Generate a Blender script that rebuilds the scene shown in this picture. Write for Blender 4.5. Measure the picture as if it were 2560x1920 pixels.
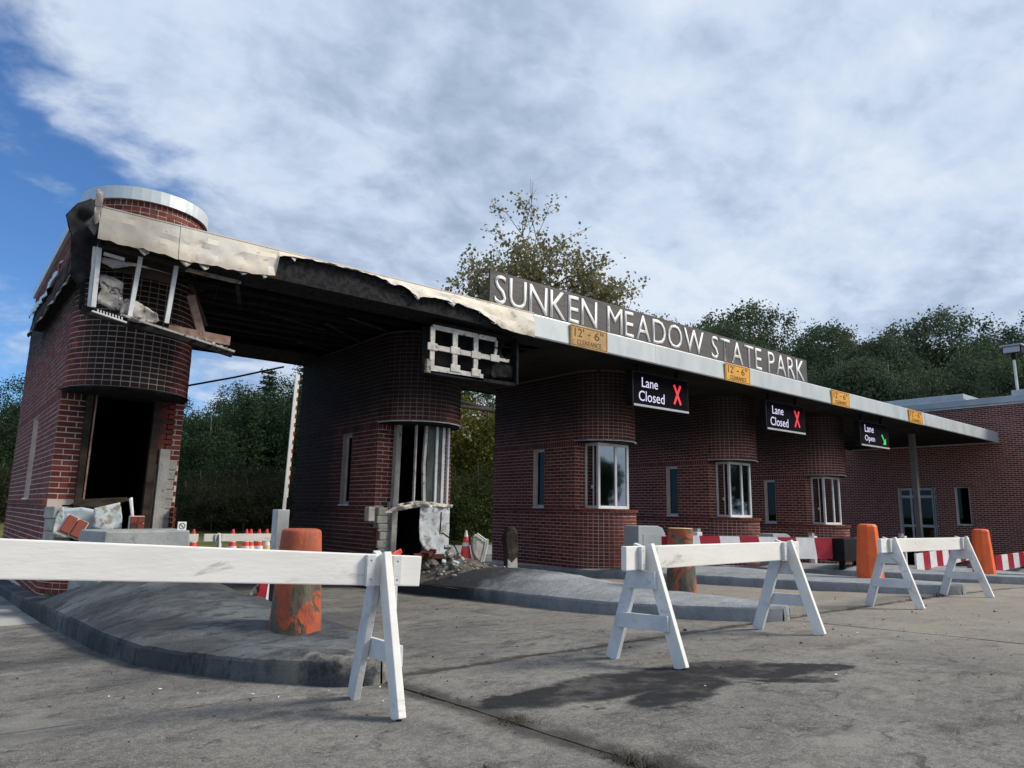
import bpy, bmesh, math, random
import numpy as np
from mathutils import Vector, Matrix, noise as mnoise
random.seed(7); rng = np.random.default_rng(7)
S = bpy.context.scene
for o in list(bpy.data.objects): bpy.data.objects.remove(o)
COL = S.collection
rad = math.radians

# ------------------------------------------------------------------ camera
F_PX, YAW, PIT, ROL = 1778.0, 0.6789, rad(10.1), rad(1.05)      # focal length in pixels of a 2560 px wide photo
_fw = np.array([math.sin(YAW)*math.cos(PIT), math.cos(YAW)*math.cos(PIT), math.sin(PIT)])
_rt = np.array([math.cos(YAW), -math.sin(YAW), 0.0]); _up = np.cross(_rt, _fw)
_r = math.cos(ROL)*_rt + math.sin(ROL)*_up; _u = -math.sin(ROL)*_rt + math.cos(ROL)*_up
cd = bpy.data.cameras.new('camera'); cam = bpy.data.objects.new('camera', cd); COL.objects.link(cam)
cd.sensor_width = 36; cd.lens = F_PX/2560*36; cd.clip_start = .05; cd.clip_end = 3000
cam.matrix_world = Matrix(((_r[0], _u[0], -_fw[0], 0), (_r[1], _u[1], -_fw[1], 0), (_r[2], _u[2], -_fw[2], 0), (0, 0, 0, 1)))
S.camera = cam

# ------------------------------------------------------------------ node helpers
def nd(nt, t, ins=None, **at):
    n = nt.nodes.new(t)
    for k, v in at.items(): setattr(n, k, v)
    for k, v in (ins or {}).items():
        if isinstance(v, bpy.types.NodeSocket): nt.links.new(v, n.inputs[k])
        else: n.inputs[k].default_value = v
    return n
def mth(nt, op, a, b=0.0, c=None, clamp=False):
    i = {0: a, 1: b}
    if c is not None: i[2] = c
    return nd(nt, 'ShaderNodeMath', i, operation=op, use_clamp=clamp).outputs[0]
def noi(nt, vec, sc, det=4, ro=.55, dis=0, out=0):
    return nd(nt, 'ShaderNodeTexNoise', {'Vector': vec, 'Scale': sc, 'Detail': det, 'Roughness': ro, 'Distortion': dis}).outputs[out]
def rmp(nt, fac, stops, interp='LINEAR'):
    n = nd(nt, 'ShaderNodeValToRGB', {0: fac}); e = n.color_ramp.elements; n.color_ramp.interpolation = interp
    while len(e) < len(stops): e.new(0.5)
    for el, (p, c) in zip(e, stops):
        el.position = p; el.color = (c, c, c, 1) if isinstance(c, (int, float)) else (*c, 1)
    return n.outputs[0]
def mixc(nt, f, a, b, mode='MIX'):
    n = nd(nt, 'ShaderNodeMix', data_type='RGBA', blend_type=mode)
    for k, v in ((0, f), (6, a), (7, b)):
        if isinstance(v, bpy.types.NodeSocket): nt.links.new(v, n.inputs[k])
        else: n.inputs[k].default_value = v if k == 0 else (*v, 1) if len(v) == 3 else v
    return n.outputs[2]
def mapr(nt, v, a, b, c=0.0, d=1.0, smooth=True):
    return nd(nt, 'ShaderNodeMapRange', {0: v, 1: a, 2: b, 3: c, 4: d}, interpolation_type='SMOOTHSTEP' if smooth else 'LINEAR').outputs[0]
def sepx(nt, v): return nd(nt, 'ShaderNodeSeparateXYZ', {0: v}).outputs
def scl(nt, v, s): return nd(nt, 'ShaderNodeVectorMath', {0: v, 1: s}, operation='MULTIPLY').outputs[0]

# ------------------------------------------------------------------ sky, sun, exposure
SKYZ = 5.9
SUN = Vector((0.62, -0.44, 0.65)).normalized()
w = bpy.data.worlds.new('World'); S.world = w; w.use_nodes = True; nt = w.node_tree; nt.nodes.clear()
sky = nd(nt, 'ShaderNodeTexSky'); sky.sky_type = 'NISHITA'; sky.sun_disc = False
sky.sun_elevation = math.asin(SUN.z); sky.sun_rotation = math.atan2(SUN.x, SUN.y)
sky.air_density = 1.0; sky.dust_density = .3; sky.ozone_density = 3.0
d = nd(nt, 'ShaderNodeTexCoord').outputs['Generated']
dx, dy, dz = sepx(nt, d)
inv = mth(nt, 'DIVIDE', 1.0, mth(nt, 'ADD', mth(nt, 'MAXIMUM', dz, 0.0), .32))
pv = nd(nt, 'ShaderNodeCombineXYZ', {0: mth(nt, 'MULTIPLY', dx, inv), 1: mth(nt, 'MULTIPLY', dy, inv), 2: SKYZ}).outputs[0]
wv = nd(nt, 'ShaderNodeVectorMath', {0: pv, 1: scl(nt, nd(nt, 'ShaderNodeTexNoise', {'Vector': pv, 'Scale': 4.0, 'Detail': 4}).outputs[1], (.10, .10, 0))}, operation='ADD').outputs[0]
n1 = noi(nt, wv, 1.9, 9, .56)
n1b = noi(nt, scl(nt, wv, (1.0, 1.15, 1)), 8.5, 6, .56, .1)
n4 = noi(nt, scl(nt, wv, (1.0, 1.1, 1)), 15, 5, .55, .1)
# cloud cover breaks up towards the north-west, closed elsewhere
bias = mapr(nt, nd(nt, 'ShaderNodeVectorMath', {0: d, 1: (-.64, .77, -.30)}, operation='DOT_PRODUCT').outputs[1], .24, .66, .30, -.14)
cov = mth(nt, 'ADD', mth(nt, 'ADD', mth(nt, 'MULTIPLY', n1, .60), mth(nt, 'MULTIPLY', n1b, .40)), bias)
mask = mapr(nt, cov, .37, .60)
n2 = noi(nt, wv, 1.15, 5, .52, .2)
sh = mth(nt, 'ADD', mth(nt, 'ADD', mth(nt, 'MULTIPLY', n2, .66), mth(nt, 'MULTIPLY', n1b, .20)), mth(nt, 'MULTIPLY', n4, .14))
ccol = rmp(nt, sh, [(.385, (3.1, 3.9, 5.4)), (.455, (4.4, 5.4, 7.1)), (.515, (5.9, 7.0, 8.7)), (.59, (7.4, 8.2, 9.4))])
skyc = mixc(nt, 1.0, sky.outputs[0], (.72, 1.06, 1.45), 'MULTIPLY')
fin = mixc(nt, mask, skyc, ccol)
bg = nd(nt, 'ShaderNodeBackground', {0: fin, 1: .1})
nt.links.new(bg.outputs[0], nd(nt, 'ShaderNodeOutputWorld').inputs[0])
sl = bpy.data.lights.new('sun', 'SUN'); sl.energy = 4.6; sl.angle = rad(18); sl.color = (1, .91, .78)
so = bpy.data.objects.new('sun', sl); COL.objects.link(so); so.location = (20, -20, 40)
so.rotation_euler = SUN.to_track_quat('Z', 'Y').to_euler()
vs = S.view_settings; vs.view_transform = 'Standard'; vs.look = 'None'; vs.exposure = 0.0; vs.gamma = 1; vs.use_curve_mapping = False
S.render.engine = 'CYCLES'

# ------------------------------------------------------------------ geometry helpers
def ray(x, y): return _fw + _r*(x-1280)/F_PX - _u*(y-960)/F_PX
def PY(x, y, Y): d = ray(x, y); return Vector(d*(Y/d[1]))           # photo pixel on a plane of the building row
def drop(x): return 0 if x < 9 else .003*(x-9)**2 if x < 17 else .192+.04*(min(x, 60)-17)
def gz(x, y): return -.836-.035*min(max(y, -25), 17)-drop(x)
def PG(x, y):                                                       # photo pixel on the ground
    d = ray(x, y); t = 1.0
    for _ in range(40): t = gz(d[0]*t, d[1]*t)/d[2]
    return Vector(d*t)
def tag(o, label=None, cat=None, group=None, kind=None):
    if label: o['label'] = label
    if cat: o['category'] = cat
    if group: o['group'] = group
    if kind: o['kind'] = kind
    return o
def empty(name, loc, label=None, cat=None, group=None):
    o = bpy.data.objects.new(name, None); COL.objects.link(o); o.location = loc; o.empty_display_size = .2
    return tag(o, label, cat, group)
def wloc(o):
    v = Vector((0, 0, 0))
    while o is not None: v += o.location; o = o.parent
    return v
class MB:
    """collects world-space geometry, build() links it as one mesh object"""
    def __init__(s): s.v = []; s.f = []; s.m = []
    def add(s, vs, fs, mi=0):
        b = len(s.v); s.v += [tuple(v) for v in vs]; s.f += [tuple(b+i for i in f) for f in fs]; s.m += [mi]*len(fs)
    def box(s, c, sz, rz=0, mi=0, M=None):
        x, y, z = sz[0]/2, sz[1]/2, sz[2]/2
        p = [Vector((i, j, k)) for i in (-x, x) for j in (-y, y) for k in (-z, z)]
        R = M if M is not None else Matrix.Rotation(rz, 3, 'Z')
        s.add([R@q+Vector(c) for q in p], [(0, 1, 3, 2), (4, 6, 7, 5), (0, 4, 5, 1), (2, 3, 7, 6), (0, 2, 6, 4), (1, 5, 7, 3)], mi)
        return s
    def b2(s, a, b, mi=0):
        return s.box([(a[i]+b[i])/2 for i in range(3)], [abs(b[i]-a[i]) for i in range(3)], 0, mi)
    def bar(s, p, q, wd, th, ref=(0, -1, 0), mi=0):
        p = Vector(p); q = Vector(q); z = (q-p).normalized(); r = Vector(ref)
        x = r.cross(z).normalized(); y = z.cross(x)
        M = Matrix((x, y, z)).transposed()
        return s.box((p+q)/2, (wd, th, (q-p).length), M=M, mi=mi)
    def tube(s, pts, rs, n=8, mi=0, cap=True):
        pts = [Vector(p) for p in pts]; rs = rs if isinstance(rs, (list, tuple)) else [rs]*len(pts); rings = []
        for i, p in enumerate(pts):
            t = (pts[min(i+1, len(pts)-1)]-pts[max(i-1, 0)]).normalized()
            a = t.orthogonal().normalized() if i == 0 else (a-t*a.dot(t)).normalized()
            b = t.cross(a)
            rings.append([p+(a*math.cos(2*math.pi*k/n)+b*math.sin(2*math.pi*k/n))*rs[i] for k in range(n)])
        vs = [q for r in rings for q in r]
        fs = [(i*n+k, i*n+(k+1) % n, (i+1)*n+(k+1) % n, (i+1)*n+k) for i in range(len(pts)-1) for k in range(n)]
        if cap: fs += [tuple(range(n))[::-1], tuple((len(pts)-1)*n+k for k in range(n))]
        s.add(vs, fs, mi); return s
    def lathe(s, c, prof, n=20, mi=0, wob=0):
        c = Vector(c); vs = []; ph = random.random()*9
        for r, z in prof:
            for k in range(n):
                a = 2*math.pi*k/n; rr = r*(1+wob*mnoise.noise((math.cos(a)*1.6+ph, math.sin(a)*1.6, z*3)))
                vs.append(c+Vector((math.cos(a)*rr, math.sin(a)*rr, z)))
        m = len(prof)
        fs = [(i*n+k, i*n+(k+1) % n, (i+1)*n+(k+1) % n, (i+1)*n+k) for i in range(m-1) for k in range(n)]
        fs += [tuple(range(n))[::-1], tuple((m-1)*n+k for k in range(n))]
        s.add(vs, fs, mi); return s
    def build(s, name, mat, parent=None, bevel=0, smooth=False, **tg):
        off = wloc(parent) if parent else Vector((0, 0, 0))
        if parent is None and len(s.v): off = Vector(s.v[0])
        me = bpy.data.meshes.new(name); me.from_pydata([(v[0]-off.x, v[1]-off.y, v[2]-off.z) for v in s.v], [], s.f)
        for m in (mat if isinstance(mat, (list, tuple)) else [mat]): me.materials.append(m)
        if any(s.m): me.polygons.foreach_set('material_index', s.m)
        if bevel:
            bm = bmesh.new(); bm.from_mesh(me); bmesh.ops.recalc_face_normals(bm, faces=bm.faces)
            bmesh.ops.bevel(bm, geom=[e for e in bm.edges if e.is_manifold and e.calc_face_angle(0) > .5], offset=bevel, segments=2, affect='EDGES', profile=.6)
            bm.to_mesh(me); bm.free()
        if smooth: me.shade_smooth()
        me.update(); o = bpy.data.objects.new(name, me); COL.objects.link(o)
        if parent: o.parent = parent
        else: o.location = off
        return tag(o, **tg)
def thicken(bm, d):
    ex = bmesh.ops.extrude_face_region(bm, geom=bm.faces[:], use_keep_orig=True)
    for g in ex['geom']:
        if isinstance(g, bmesh.types.BMVert): g.co += d
    bmesh.ops.recalc_face_normals(bm, faces=bm.faces)
def sheet(name, poly, mat, parent, th=.006, cuts=4, amp=.03, nrm=(0, -1, 0), seed=0, fr=3.0):
    """buckled sheet cut to an outline"""
    off = wloc(parent) if parent else Vector((0, 0, 0))
    bm = bmesh.new(); f = bm.faces.new([bm.verts.new(Vector(p)) for p in poly])
    bmesh.ops.triangulate(bm, faces=[f])
    for _ in range(cuts):
        L = [e for e in bm.edges if e.calc_length() > .05]
        if not L: break
        bmesh.ops.subdivide_edges(bm, edges=L, cuts=1, use_grid_fill=False); bmesh.ops.triangulate(bm, faces=bm.faces)
    n = Vector(nrm)
    for v in bm.verts:
        a = mnoise.noise(v.co*fr+Vector((seed, 0, 0)))+.5*mnoise.noise(v.co*fr*2.7+Vector((0, seed, 0)))
        v.co += n*a*amp
    bmesh.ops.recalc_face_normals(bm, faces=bm.faces)
    thicken(bm, n*(-th))
    for v in bm.verts: v.co -= off
    me = bpy.data.meshes.new(name); bm.to_mesh(me); bm.free(); me.materials.append(mat); me.shade_smooth() if amp > .01 else None
    o = bpy.data.objects.new(name, me); COL.objects.link(o)
    if parent: o.parent = parent
    return o
def text_mesh(t, h, ext=.004, wx=None, thin=0.0):
    c = bpy.data.curves.new('t', 'FONT'); c.body = t; c.size = 1; c.extrude = 0; c.resolution_u = 3; c.offset = thin
    o = bpy.data.objects.new('t', c); me = bpy.data.meshes.new_from_object(o)
    bpy.data.objects.remove(o); bpy.data.curves.remove(c)
    bm = bmesh.new(); bm.from_mesh(me); bmesh.ops.remove_doubles(bm, verts=bm.verts, dist=1e-4)
    if ext:
        r = bmesh.ops.extrude_face_region(bm, geom=bm.faces[:])
        for v in [g for g in r['geom'] if isinstance(g, bmesh.types.BMVert)]: v.co.z += 1
    xs = [v.co.x for v in bm.verts]; ys = [v.co.y for v in bm.verts]; x0, x1, y0, y1 = min(xs), max(xs), min(ys), max(ys)
    k = h/(y1-y0) if not isinstance(h, tuple) else h[0]
    kx = wx/(x1-x0) if wx else k
    for v in bm.verts: v.co = Vector(((v.co.x-x0)*kx, -v.co.z*ext, (v.co.y-y0)*k))    # faces -Y
    bmesh.ops.recalc_face_normals(bm, faces=bm.faces); bm.to_mesh(me); bm.free()
    return me, (x1-x0)*kx, (y1-y0)*k
def put(name, me, mat, at, parent, **tg):
    me.materials.clear(); me.materials.append(mat); o = bpy.data.objects.new(name, me); COL.objects.link(o)
    o.location = Vector(at)-(wloc(parent) if parent else Vector((0, 0, 0)))
    if parent: o.parent = parent
    return tag(o, **tg)

# ------------------------------------------------------------------ materials
def mk(name, base=(.5, .5, .5), ro=.6, me=0.0):
    m = bpy.data.materials.new(name); m.use_nodes = True; b = m.node_tree.nodes['Principled BSDF']
    b.inputs['Base Color'].default_value = (*base, 1); b.inputs['Roughness'].default_value = ro; b.inputs['Metallic'].default_value = me
    return m, m.node_tree, b
def posn(nt): return nd(nt, 'ShaderNodeNewGeometry').outputs['Position']
def bump(nt, b, h, st=.3, di=.02):
    nt.links.new(nd(nt, 'ShaderNodeBump', {'Height': h, 'Strength': st, 'Distance': di}).outputs[0], b.inputs['Normal'])
def setc(nt, b, c): nt.links.new(c, b.inputs['Base Color'])
def worn(name, c1, c2, sc=3.0, ro=.6, me=0.0, bs=.2, fine=40, lo=.35, hi=.65, stretch=(1, 1, 1), dirt=None, dlo=.55, dhi=.72):
    m, nt, b = mk(name, c1, ro, me); p = scl(nt, posn(nt), stretch)
    c = mixc(nt, mapr(nt, noi(nt, p, sc, 6, .6), lo, hi), c1, c2)
    if dirt: c = mixc(nt, mapr(nt, noi(nt, p, sc*2.3, 7, .65, .6), dlo, dhi), c, dirt)
    setc(nt, b, c); bump(nt, b, noi(nt, p, fine, 5, .6), bs, .01)
    nt.links.new(mapr(nt, noi(nt, p, sc*3, 4), .2, .8, max(ro-.15, .05), min(ro+.15, 1)), b.inputs['Roughness'])
    return m
def soot_shade_mask(nt, p, kind):
    x, y, z = sepx(nt, p); n = mth(nt, 'MULTIPLY', mth(nt, 'SUBTRACT', noi(nt, p, 2.2, 6, .6, .4), .5), 1.2)
    if kind == 1:      # end booth: flames came out of the window and rolled under the roof
        g = mth(nt, 'SUBTRACT', .60, mth(nt, 'ABSOLUTE', mth(nt, 'SUBTRACT', x, 1.72)))
        fr = mapr(nt, mth(nt, 'ADD', g, mth(nt, 'MULTIPLY', n, .25)), -.02, .22)
        fr = mth(nt, 'MULTIPLY', fr, mapr(nt, y, 10.3, 10.05)); fr = mth(nt, 'MULTIPLY', fr, mth(nt, 'MULTIPLY', mapr(nt, z, .45, 1.2), mapr(nt, z, 3.2, 3.0)))
        up = mapr(nt, mth(nt, 'ADD', z, mth(nt, 'MULTIPLY', n, .6)), 2.0, 2.75)
        up = mth(nt, 'MULTIPLY', up, mapr(nt, z, 3.2, 3.0))
        return mth(nt, 'MAXIMUM', fr, up)
    if kind == 2:  # blown out booth: soot from the fire, deepened with painted canopy shade
        a = mapr(nt, mth(nt, 'ADD', z, mth(nt, 'MULTIPLY', n, .7)), .7, 1.9)
        bt = mapr(nt, mth(nt, 'ADD', z, mth(nt, 'MULTIPLY', n, .6)), .1, -.5)
        back = mth(nt, 'MULTIPLY', mapr(nt, mth(nt, 'ADD', y, n), 10.2, 12.4), .93)
        return mth(nt, 'MAXIMUM', mth(nt, 'MAXIMUM', a, mth(nt, 'MULTIPLY', bt, .55)), back)
    return mth(nt, 'MULTIPLY', mapr(nt, mth(nt, 'ADD', z, mth(nt, 'MULTIPLY', n, .5)), 1.0, 2.2), .9)  # intact booths: canopy shade painted into the upper brick, with some soot
def brick_mat(name, kind, join, rnd=None):
    m, nt, b = mk(name, (.2, .06, .05), .75); p = posn(nt)
    if join: r = nd(nt, 'ShaderNodeNewGeometry').outputs['Random Per Island']
    else: r = nd(nt, 'ShaderNodeObjectInfo').outputs['Random']
    c = rmp(nt, r, [(0, (.085, .018, .016)), (.25, (.128, .027, .021)), (.55, (.165, .036, .027)), (.8, (.205, .052, .037)), (.93, (.120, .038, .030)), (1, (.06, .020, .019))])
    c = mixc(nt, mapr(nt, noi(nt, p, 30, 6, .65), .35, .8, 0, .4), c, (.21, .09, .068))
    c = mixc(nt, mapr(nt, noi(nt, p, 1.7, 5, .6), .5, .75, 0, .45), c, (.10, .045, .04))
    if kind: c = mixc(nt, mth(nt, 'MULTIPLY', soot_shade_mask(nt, p, kind), .96), c, (.014, .012, .013))
    setc(nt, b, c); bump(nt, b, noi(nt, p, 90, 4, .6), .35, .004)
    return m
def mortar_mat(name, kind):
    m, nt, b = mk(name, (.4, .36, .33), .9); p = posn(nt)
    c = mixc(nt, mapr(nt, noi(nt, p, 6, 6, .6), .3, .7), (.64, .53, .47), (.52, .43, .39))
    if kind: c = mixc(nt, mth(nt, 'MULTIPLY', soot_shade_mask(nt, p, kind), .42 if kind == 1 else .86), c, (.02, .018, .018))
    setc(nt, b, c); bump(nt, b, noi(nt, p, 120, 3), .4, .004); return m
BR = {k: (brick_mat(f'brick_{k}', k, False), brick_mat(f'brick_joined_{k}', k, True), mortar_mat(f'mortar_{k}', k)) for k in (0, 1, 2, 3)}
def ground_mat():
    m, nt, b = mk('pavement_concrete', (.2, .2, .19), .9); p = posn(nt); x, y, z = sepx(nt, p)
    c = mixc(nt, mapr(nt, noi(nt, p, .8, 8, .62), .30, .70), (.100, .096, .090), (.172, .166, .155))
    c = mixc(nt, mapr(nt, noi(nt, p, 55, 6, .75), .38, .72, 0, .6), c, (.29, .275, .248))
    c = mixc(nt, mapr(nt, noi(nt, p, 16, 7, .75), .40, .56, .42, 0), c, (.06, .057, .054))
    c = mixc(nt, mapr(nt, noi(nt, scl(nt, p, (1, 2.0, 1)), 2.1, 7, .7, .5), .51, .66, 0, .7), c, (.040, .039, .040))
    c = mixc(nt, mapr(nt, noi(nt, scl(nt, p, (1.6, .35, 1)), 1.3, 6, .6, .3), .54, .70, 0, .5), c, (.06, .06, .065))
    c = mixc(nt, mapr(nt, noi(nt, p, 170, 3, .6), .52, .68, 0, .55), c, (.40, .385, .355))
    c = mixc(nt, mapr(nt, noi(nt, p, 120, 3, .6), .42, .30, 0, .6), c, (.03, .029, .028))
    c = mixc(nt, mapr(nt, noi(nt, scl(nt, p, (1, 1.5, 1)), 4.6, 8, .72, .8), .55, .66, 0, .68), c, (.040, .039, .040))
    c = mixc(nt, mapr(nt, noi(nt, scl(nt, p, (.8, 1.3, 1)), 1.9, 6, .6), .30, .44, .5, 0), c, (.27, .255, .225))
    # slightly rusty concrete, painted lighter and warmer to the right for sunlight
    far = mapr(nt, mth(nt, 'ADD', mth(nt, 'MULTIPLY', x, .8), mth(nt, 'MULTIPLY', noi(nt, p, .6, 4), 3)), 4.6, 9.0)
    c = mixc(nt, mth(nt, 'MULTIPLY', far, .55), c, mixc(nt, mapr(nt, noi(nt, p, 1.5, 6), .4, .65), (.27, .245, .21), (.36, .31, .25)))
    lf = mth(nt, 'MULTIPLY', mapr(nt, x, 1.3, .7), mapr(nt, y, 8.2, 8.35)); c = mixc(nt, mth(nt, 'MULTIPLY', lf, .85), c, (.40, .40, .37))
    # burnt drips near the islands
    ch = mth(nt, 'MULTIPLY', mapr(nt, x, 5.4, 2.2), mapr(nt, noi(nt, p, 1.1, 6, .65), .42, .62)); ch = mth(nt, 'MULTIPLY', ch, mapr(nt, y, 3.2, 5.5))
    c = mixc(nt, mth(nt, 'MULTIPLY', ch, .6), c, (.032, .033, .037))
    # dirt packed along the slab joints
    jn = mth(nt, 'MULTIPLY', mth(nt, 'SUBTRACT', noi(nt, p, 5, 6, .65), .5), .30)
    j1 = mapr(nt, mth(nt, 'ABSOLUTE', mth(nt, 'ADD', mth(nt, 'SUBTRACT', x, 2.17), jn)), .15, .02)
    j2 = mapr(nt, mth(nt, 'ABSOLUTE', mth(nt, 'ADD', mth(nt, 'SUBTRACT', y, 3.87), jn)), .085, .01)
    jj = mth(nt, 'MAXIMUM', mth(nt, 'MULTIPLY', j1, mapr(nt, y, 3.95, 3.8)), mth(nt, 'MULTIPLY', j2, mapr(nt, x, 2.0, 2.4)))
    c = mixc(nt, mth(nt, 'MULTIPLY', jj, .75), c, (.030, .028, .025))
    # oil stain
    dn = nd(nt, 'ShaderNodeVectorMath', {0: nd(nt, 'ShaderNodeTexNoise', {'Vector': p, 'Scale': 2.6, 'Detail': 6, 'Roughness': .62}).outputs[1], 1: (.5, .5, .5)}, operation='SUBTRACT').outputs[0]
    q = nd(nt, 'ShaderNodeVectorMath', {0: p, 1: scl(nt, dn, (.5, .36, 0))}, operation='ADD').outputs[0]
    best = None
    for cx, cy, rx, ry, ang in ((3.25, 2.84, 1.0, .26, -.06), (3.95, 2.60, .62, .20, -.42), (2.62, 2.94, .46, .13, .08), (4.42, 2.42, .24, .10, -.5), (3.2, 2.50, .5, .14, .1), (4.0, 2.28, .3, .08, -.5)):
        v = nd(nt, 'ShaderNodeVectorMath', {0: q, 1: (cx, cy, 0)}, operation='SUBTRACT').outputs[0]
        v = nd(nt, 'ShaderNodeVectorRotate', {'Vector': v, 'Angle': -ang}, rotation_type='Z_AXIS').outputs[0]
        l = nd(nt, 'ShaderNodeVectorMath', {0: scl(nt, v, (1/rx, 1/ry, 0))}, operation='LENGTH').outputs[1]
        best = l if best is None else mth(nt, 'MINIMUM', best, l)
    stn = mapr(nt, best, 1.12, .82)
    stn = mth(nt, 'MULTIPLY', stn, mapr(nt, noi(nt, p, 5, 6, .65), .30, .55, .62, 1))
    drip = mth(nt, 'MULTIPLY', mapr(nt, noi(nt, p, 8, 4, .55), .64, .70), mapr(nt, best, 2.3, 1.0)); stn = mth(nt, 'MAXIMUM', stn, mth(nt, 'MULTIPLY', drip, .8))
    c = mixc(nt, mth(nt, 'MULTIPLY', stn, .93), c, (.013, .014, .018))
    setc(nt, b, c)
    nt.links.new(mapr(nt, stn, 0, 1, .95, .9), b.inputs['Roughness'])
    h = mth(nt, 'ADD', mth(nt, 'MULTIPLY', noi(nt, p, 70, 6, .7), .5), mth(nt, 'MULTIPLY', noi(nt, p, 7, 6, .6), .8)); bump(nt, b, h, .55, .02)
    return m
M = {}
M['ground'] = ground_mat()
M['joint'] = worn('joint_dirt', (.03, .027, .022), (.07, .06, .045), 20, .95, bs=.8)
M['soil'] = worn('road_asphalt', (.10, .10, .098), (.16, .155, .145), 1.5, .95, bs=.4)
def island_mat():
    m, nt, b = mk('island_concrete', (.2, .22, .24), .85); p = posn(nt); x, y, z = sepx(nt, p)
    c = mixc(nt, mapr(nt, noi(nt, p, 1.6, 7, .62), .3, .7), (.086, .099, .110), (.150, .164, .174))
    c = mixc(nt, mapr(nt, noi(nt, scl(nt, p, (1, 2.6, 1)), 5, 7, .7, .4), .50, .62, 0, .75), c, (.042, .045, .05))
    burn = mth(nt, 'MULTIPLY', mapr(nt, x, 8.8, 6.8), mapr(nt, noi(nt, p, 1.3, 6, .62), .36, .60))
    b2 = mth(nt, 'MULTIPLY', mapr(nt, mth(nt, 'ADD', y, mth(nt, 'MULTIPLY', noi(nt, p, 2.5, 6, .65), 1.6)), 7.3, 8.3), mth(nt, 'MULTIPLY', mapr(nt, x, 4.4, 4.8), mapr(nt, x, 8.0, 7.2)))
    burn = mth(nt, 'MULTIPLY', burn, mapr(nt, x, 4.6, 4.2))
    far = mapr(nt, x, 4.4, 6.2); c = mixc(nt, mth(nt, 'MULTIPLY', far, .72), c, mixc(nt, mapr(nt, noi(nt, p, 3, 6, .65), .35, .65), (.27, .285, .30), (.38, .395, .415)))
    burn = mth(nt, 'MAXIMUM', mth(nt, 'MULTIPLY', burn, .6), mth(nt, 'MULTIPLY', b2, .93))
    c = mixc(nt, burn, c, (.024, .025, .028))
    nose = mth(nt, 'MULTIPLY', mapr(nt, y, 4.4, 3.9), mapr(nt, noi(nt, p, 4, 6, .65), .45, .6)); nose = mth(nt, 'MULTIPLY', nose, mapr(nt, x, 4, 3))
    c = mixc(nt, mth(nt, 'MULTIPLY', nose, .65), c, (.30, .285, .25))
    setc(nt, b, c)
    h = mth(nt, 'ADD', mth(nt, 'MULTIPLY', noi(nt, p, 60, 5, .7), .35), mth(nt, 'MULTIPLY', noi(nt, scl(nt, p, (1, 2.2, 1)), 6, 6, .65, .5), .9)); bump(nt, b, h, .8, .04)
    return m
M['island'] = island_mat()
M['lawn'] = worn('lawn_grass', (.06, .075, .022), (.13, .12, .05), .8, .95, bs=.6, fine=25)
M['white'] = worn('chalky_white_paint', (.77, .76, .73), (.68, .67, .64), 5, .6, bs=.14, fine=60, stretch=(.22, 1, 1), dirt=(.40, .38, .35), dlo=.58, dhi=.74)
M['white2'] = worn('grey_white_paint', (.62, .64, .65), (.5, .52, .54), 4, .65, bs=.3, fine=70, dirt=(.33, .32, .3), dlo=.58, dhi=.75)
M['ashwhite'] = worn('scorched_white_metal', (.50, .49, .46), (.36, .35, .33), 7, .6, .1, .2, dirt=(.07, .065, .06), dlo=.56, dhi=.66)
M['alu'] = worn('aluminium_frame', (.68, .69, .69), (.56, .57, .58), 5, .45, .1, .1)
M['fascia'] = worn('painted_metal_fascia', (.50, .54, .56), (.42, .46, .485), 1.4, .45, .15, .05, fine=12, stretch=(1, 1, .35), dirt=(.40, .43, .45), dlo=.58, dhi=.8)
def burnt_metal():
    m, nt, b = mk('scorched_metal_fascia', (.6, .56, .48), .62, .08); p = posn(nt); x, y, z = sepx(nt, p)
    c = mixc(nt, mapr(nt, noi(nt, p, 2.4, 6, .6), .35, .65), (.62, .57, .47), (.52, .51, .48))
    c = mixc(nt, mapr(nt, noi(nt, scl(nt, p, (1, 1, 1.6)), 4.5, 7, .65, .5), .54, .68, 0, .65), c, (.20, .16, .12))
    e = mapr(nt, mth(nt, 'ADD', x, mth(nt, 'MULTIPLY', noi(nt, p, 5, 4), .5)), 2.35, 1.75); c = mixc(nt, mth(nt, 'MULTIPLY', e, .72), c, (.20, .19, .185))
    c = mixc(nt, mapr(nt, noi(nt, p, 9, 6, .7), .62, .72, 0, .8), c, (.03, .028, .028))
    low = mapr(nt, mth(nt, 'ADD', z, mth(nt, 'MULTIPLY', noi(nt, p, 6, 5, .6), .25)), 3.02, 2.88); c = mixc(nt, mth(nt, 'MULTIPLY', low, .5), c, (.25, .20, .15))
    setc(nt, b, c); bump(nt, b, noi(nt, p, 3.5, 3, .5, .4), .3, .03); return m
M['burnt'] = burnt_metal()
M['bentsheet'] = worn('ash_grey_sheet', (.40, .375, .34), (.27, .255, .24), 6, .6, .1, .2, dirt=(.05, .045, .042), dlo=.51, dhi=.62)
M['sootsheet'] = worn('sooty_bent_metal', (.22, .20, .185), (.12, .11, .105), 8, .6, .1, .2, dirt=(.035, .032, .03), dlo=.54, dhi=.64)
M['char'] = worn('charred_black', (.007, .007, .008), (.018, .018, .02), 7, .85, bs=.9, fine=60)
M['charboard'] = worn('charred_grain_board', (.010, .010, .012), (.030, .031, .035), 14, .8, bs=1.0, fine=110, dirt=(.08, .08, .08), dlo=.66, dhi=.74)
M['charwood'] = worn('scorched_timber', (.022, .018, .016), (.07, .05, .038), 3, .85, bs=.6, stretch=(.4, 1, 1))
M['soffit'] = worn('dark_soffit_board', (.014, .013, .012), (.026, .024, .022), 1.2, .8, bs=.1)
M['rust'] = worn('rusty_steel', (.20, .115, .085), (.30, .21, .17), 6, .75, .2, .4, dirt=(.07, .04, .03))
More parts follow.
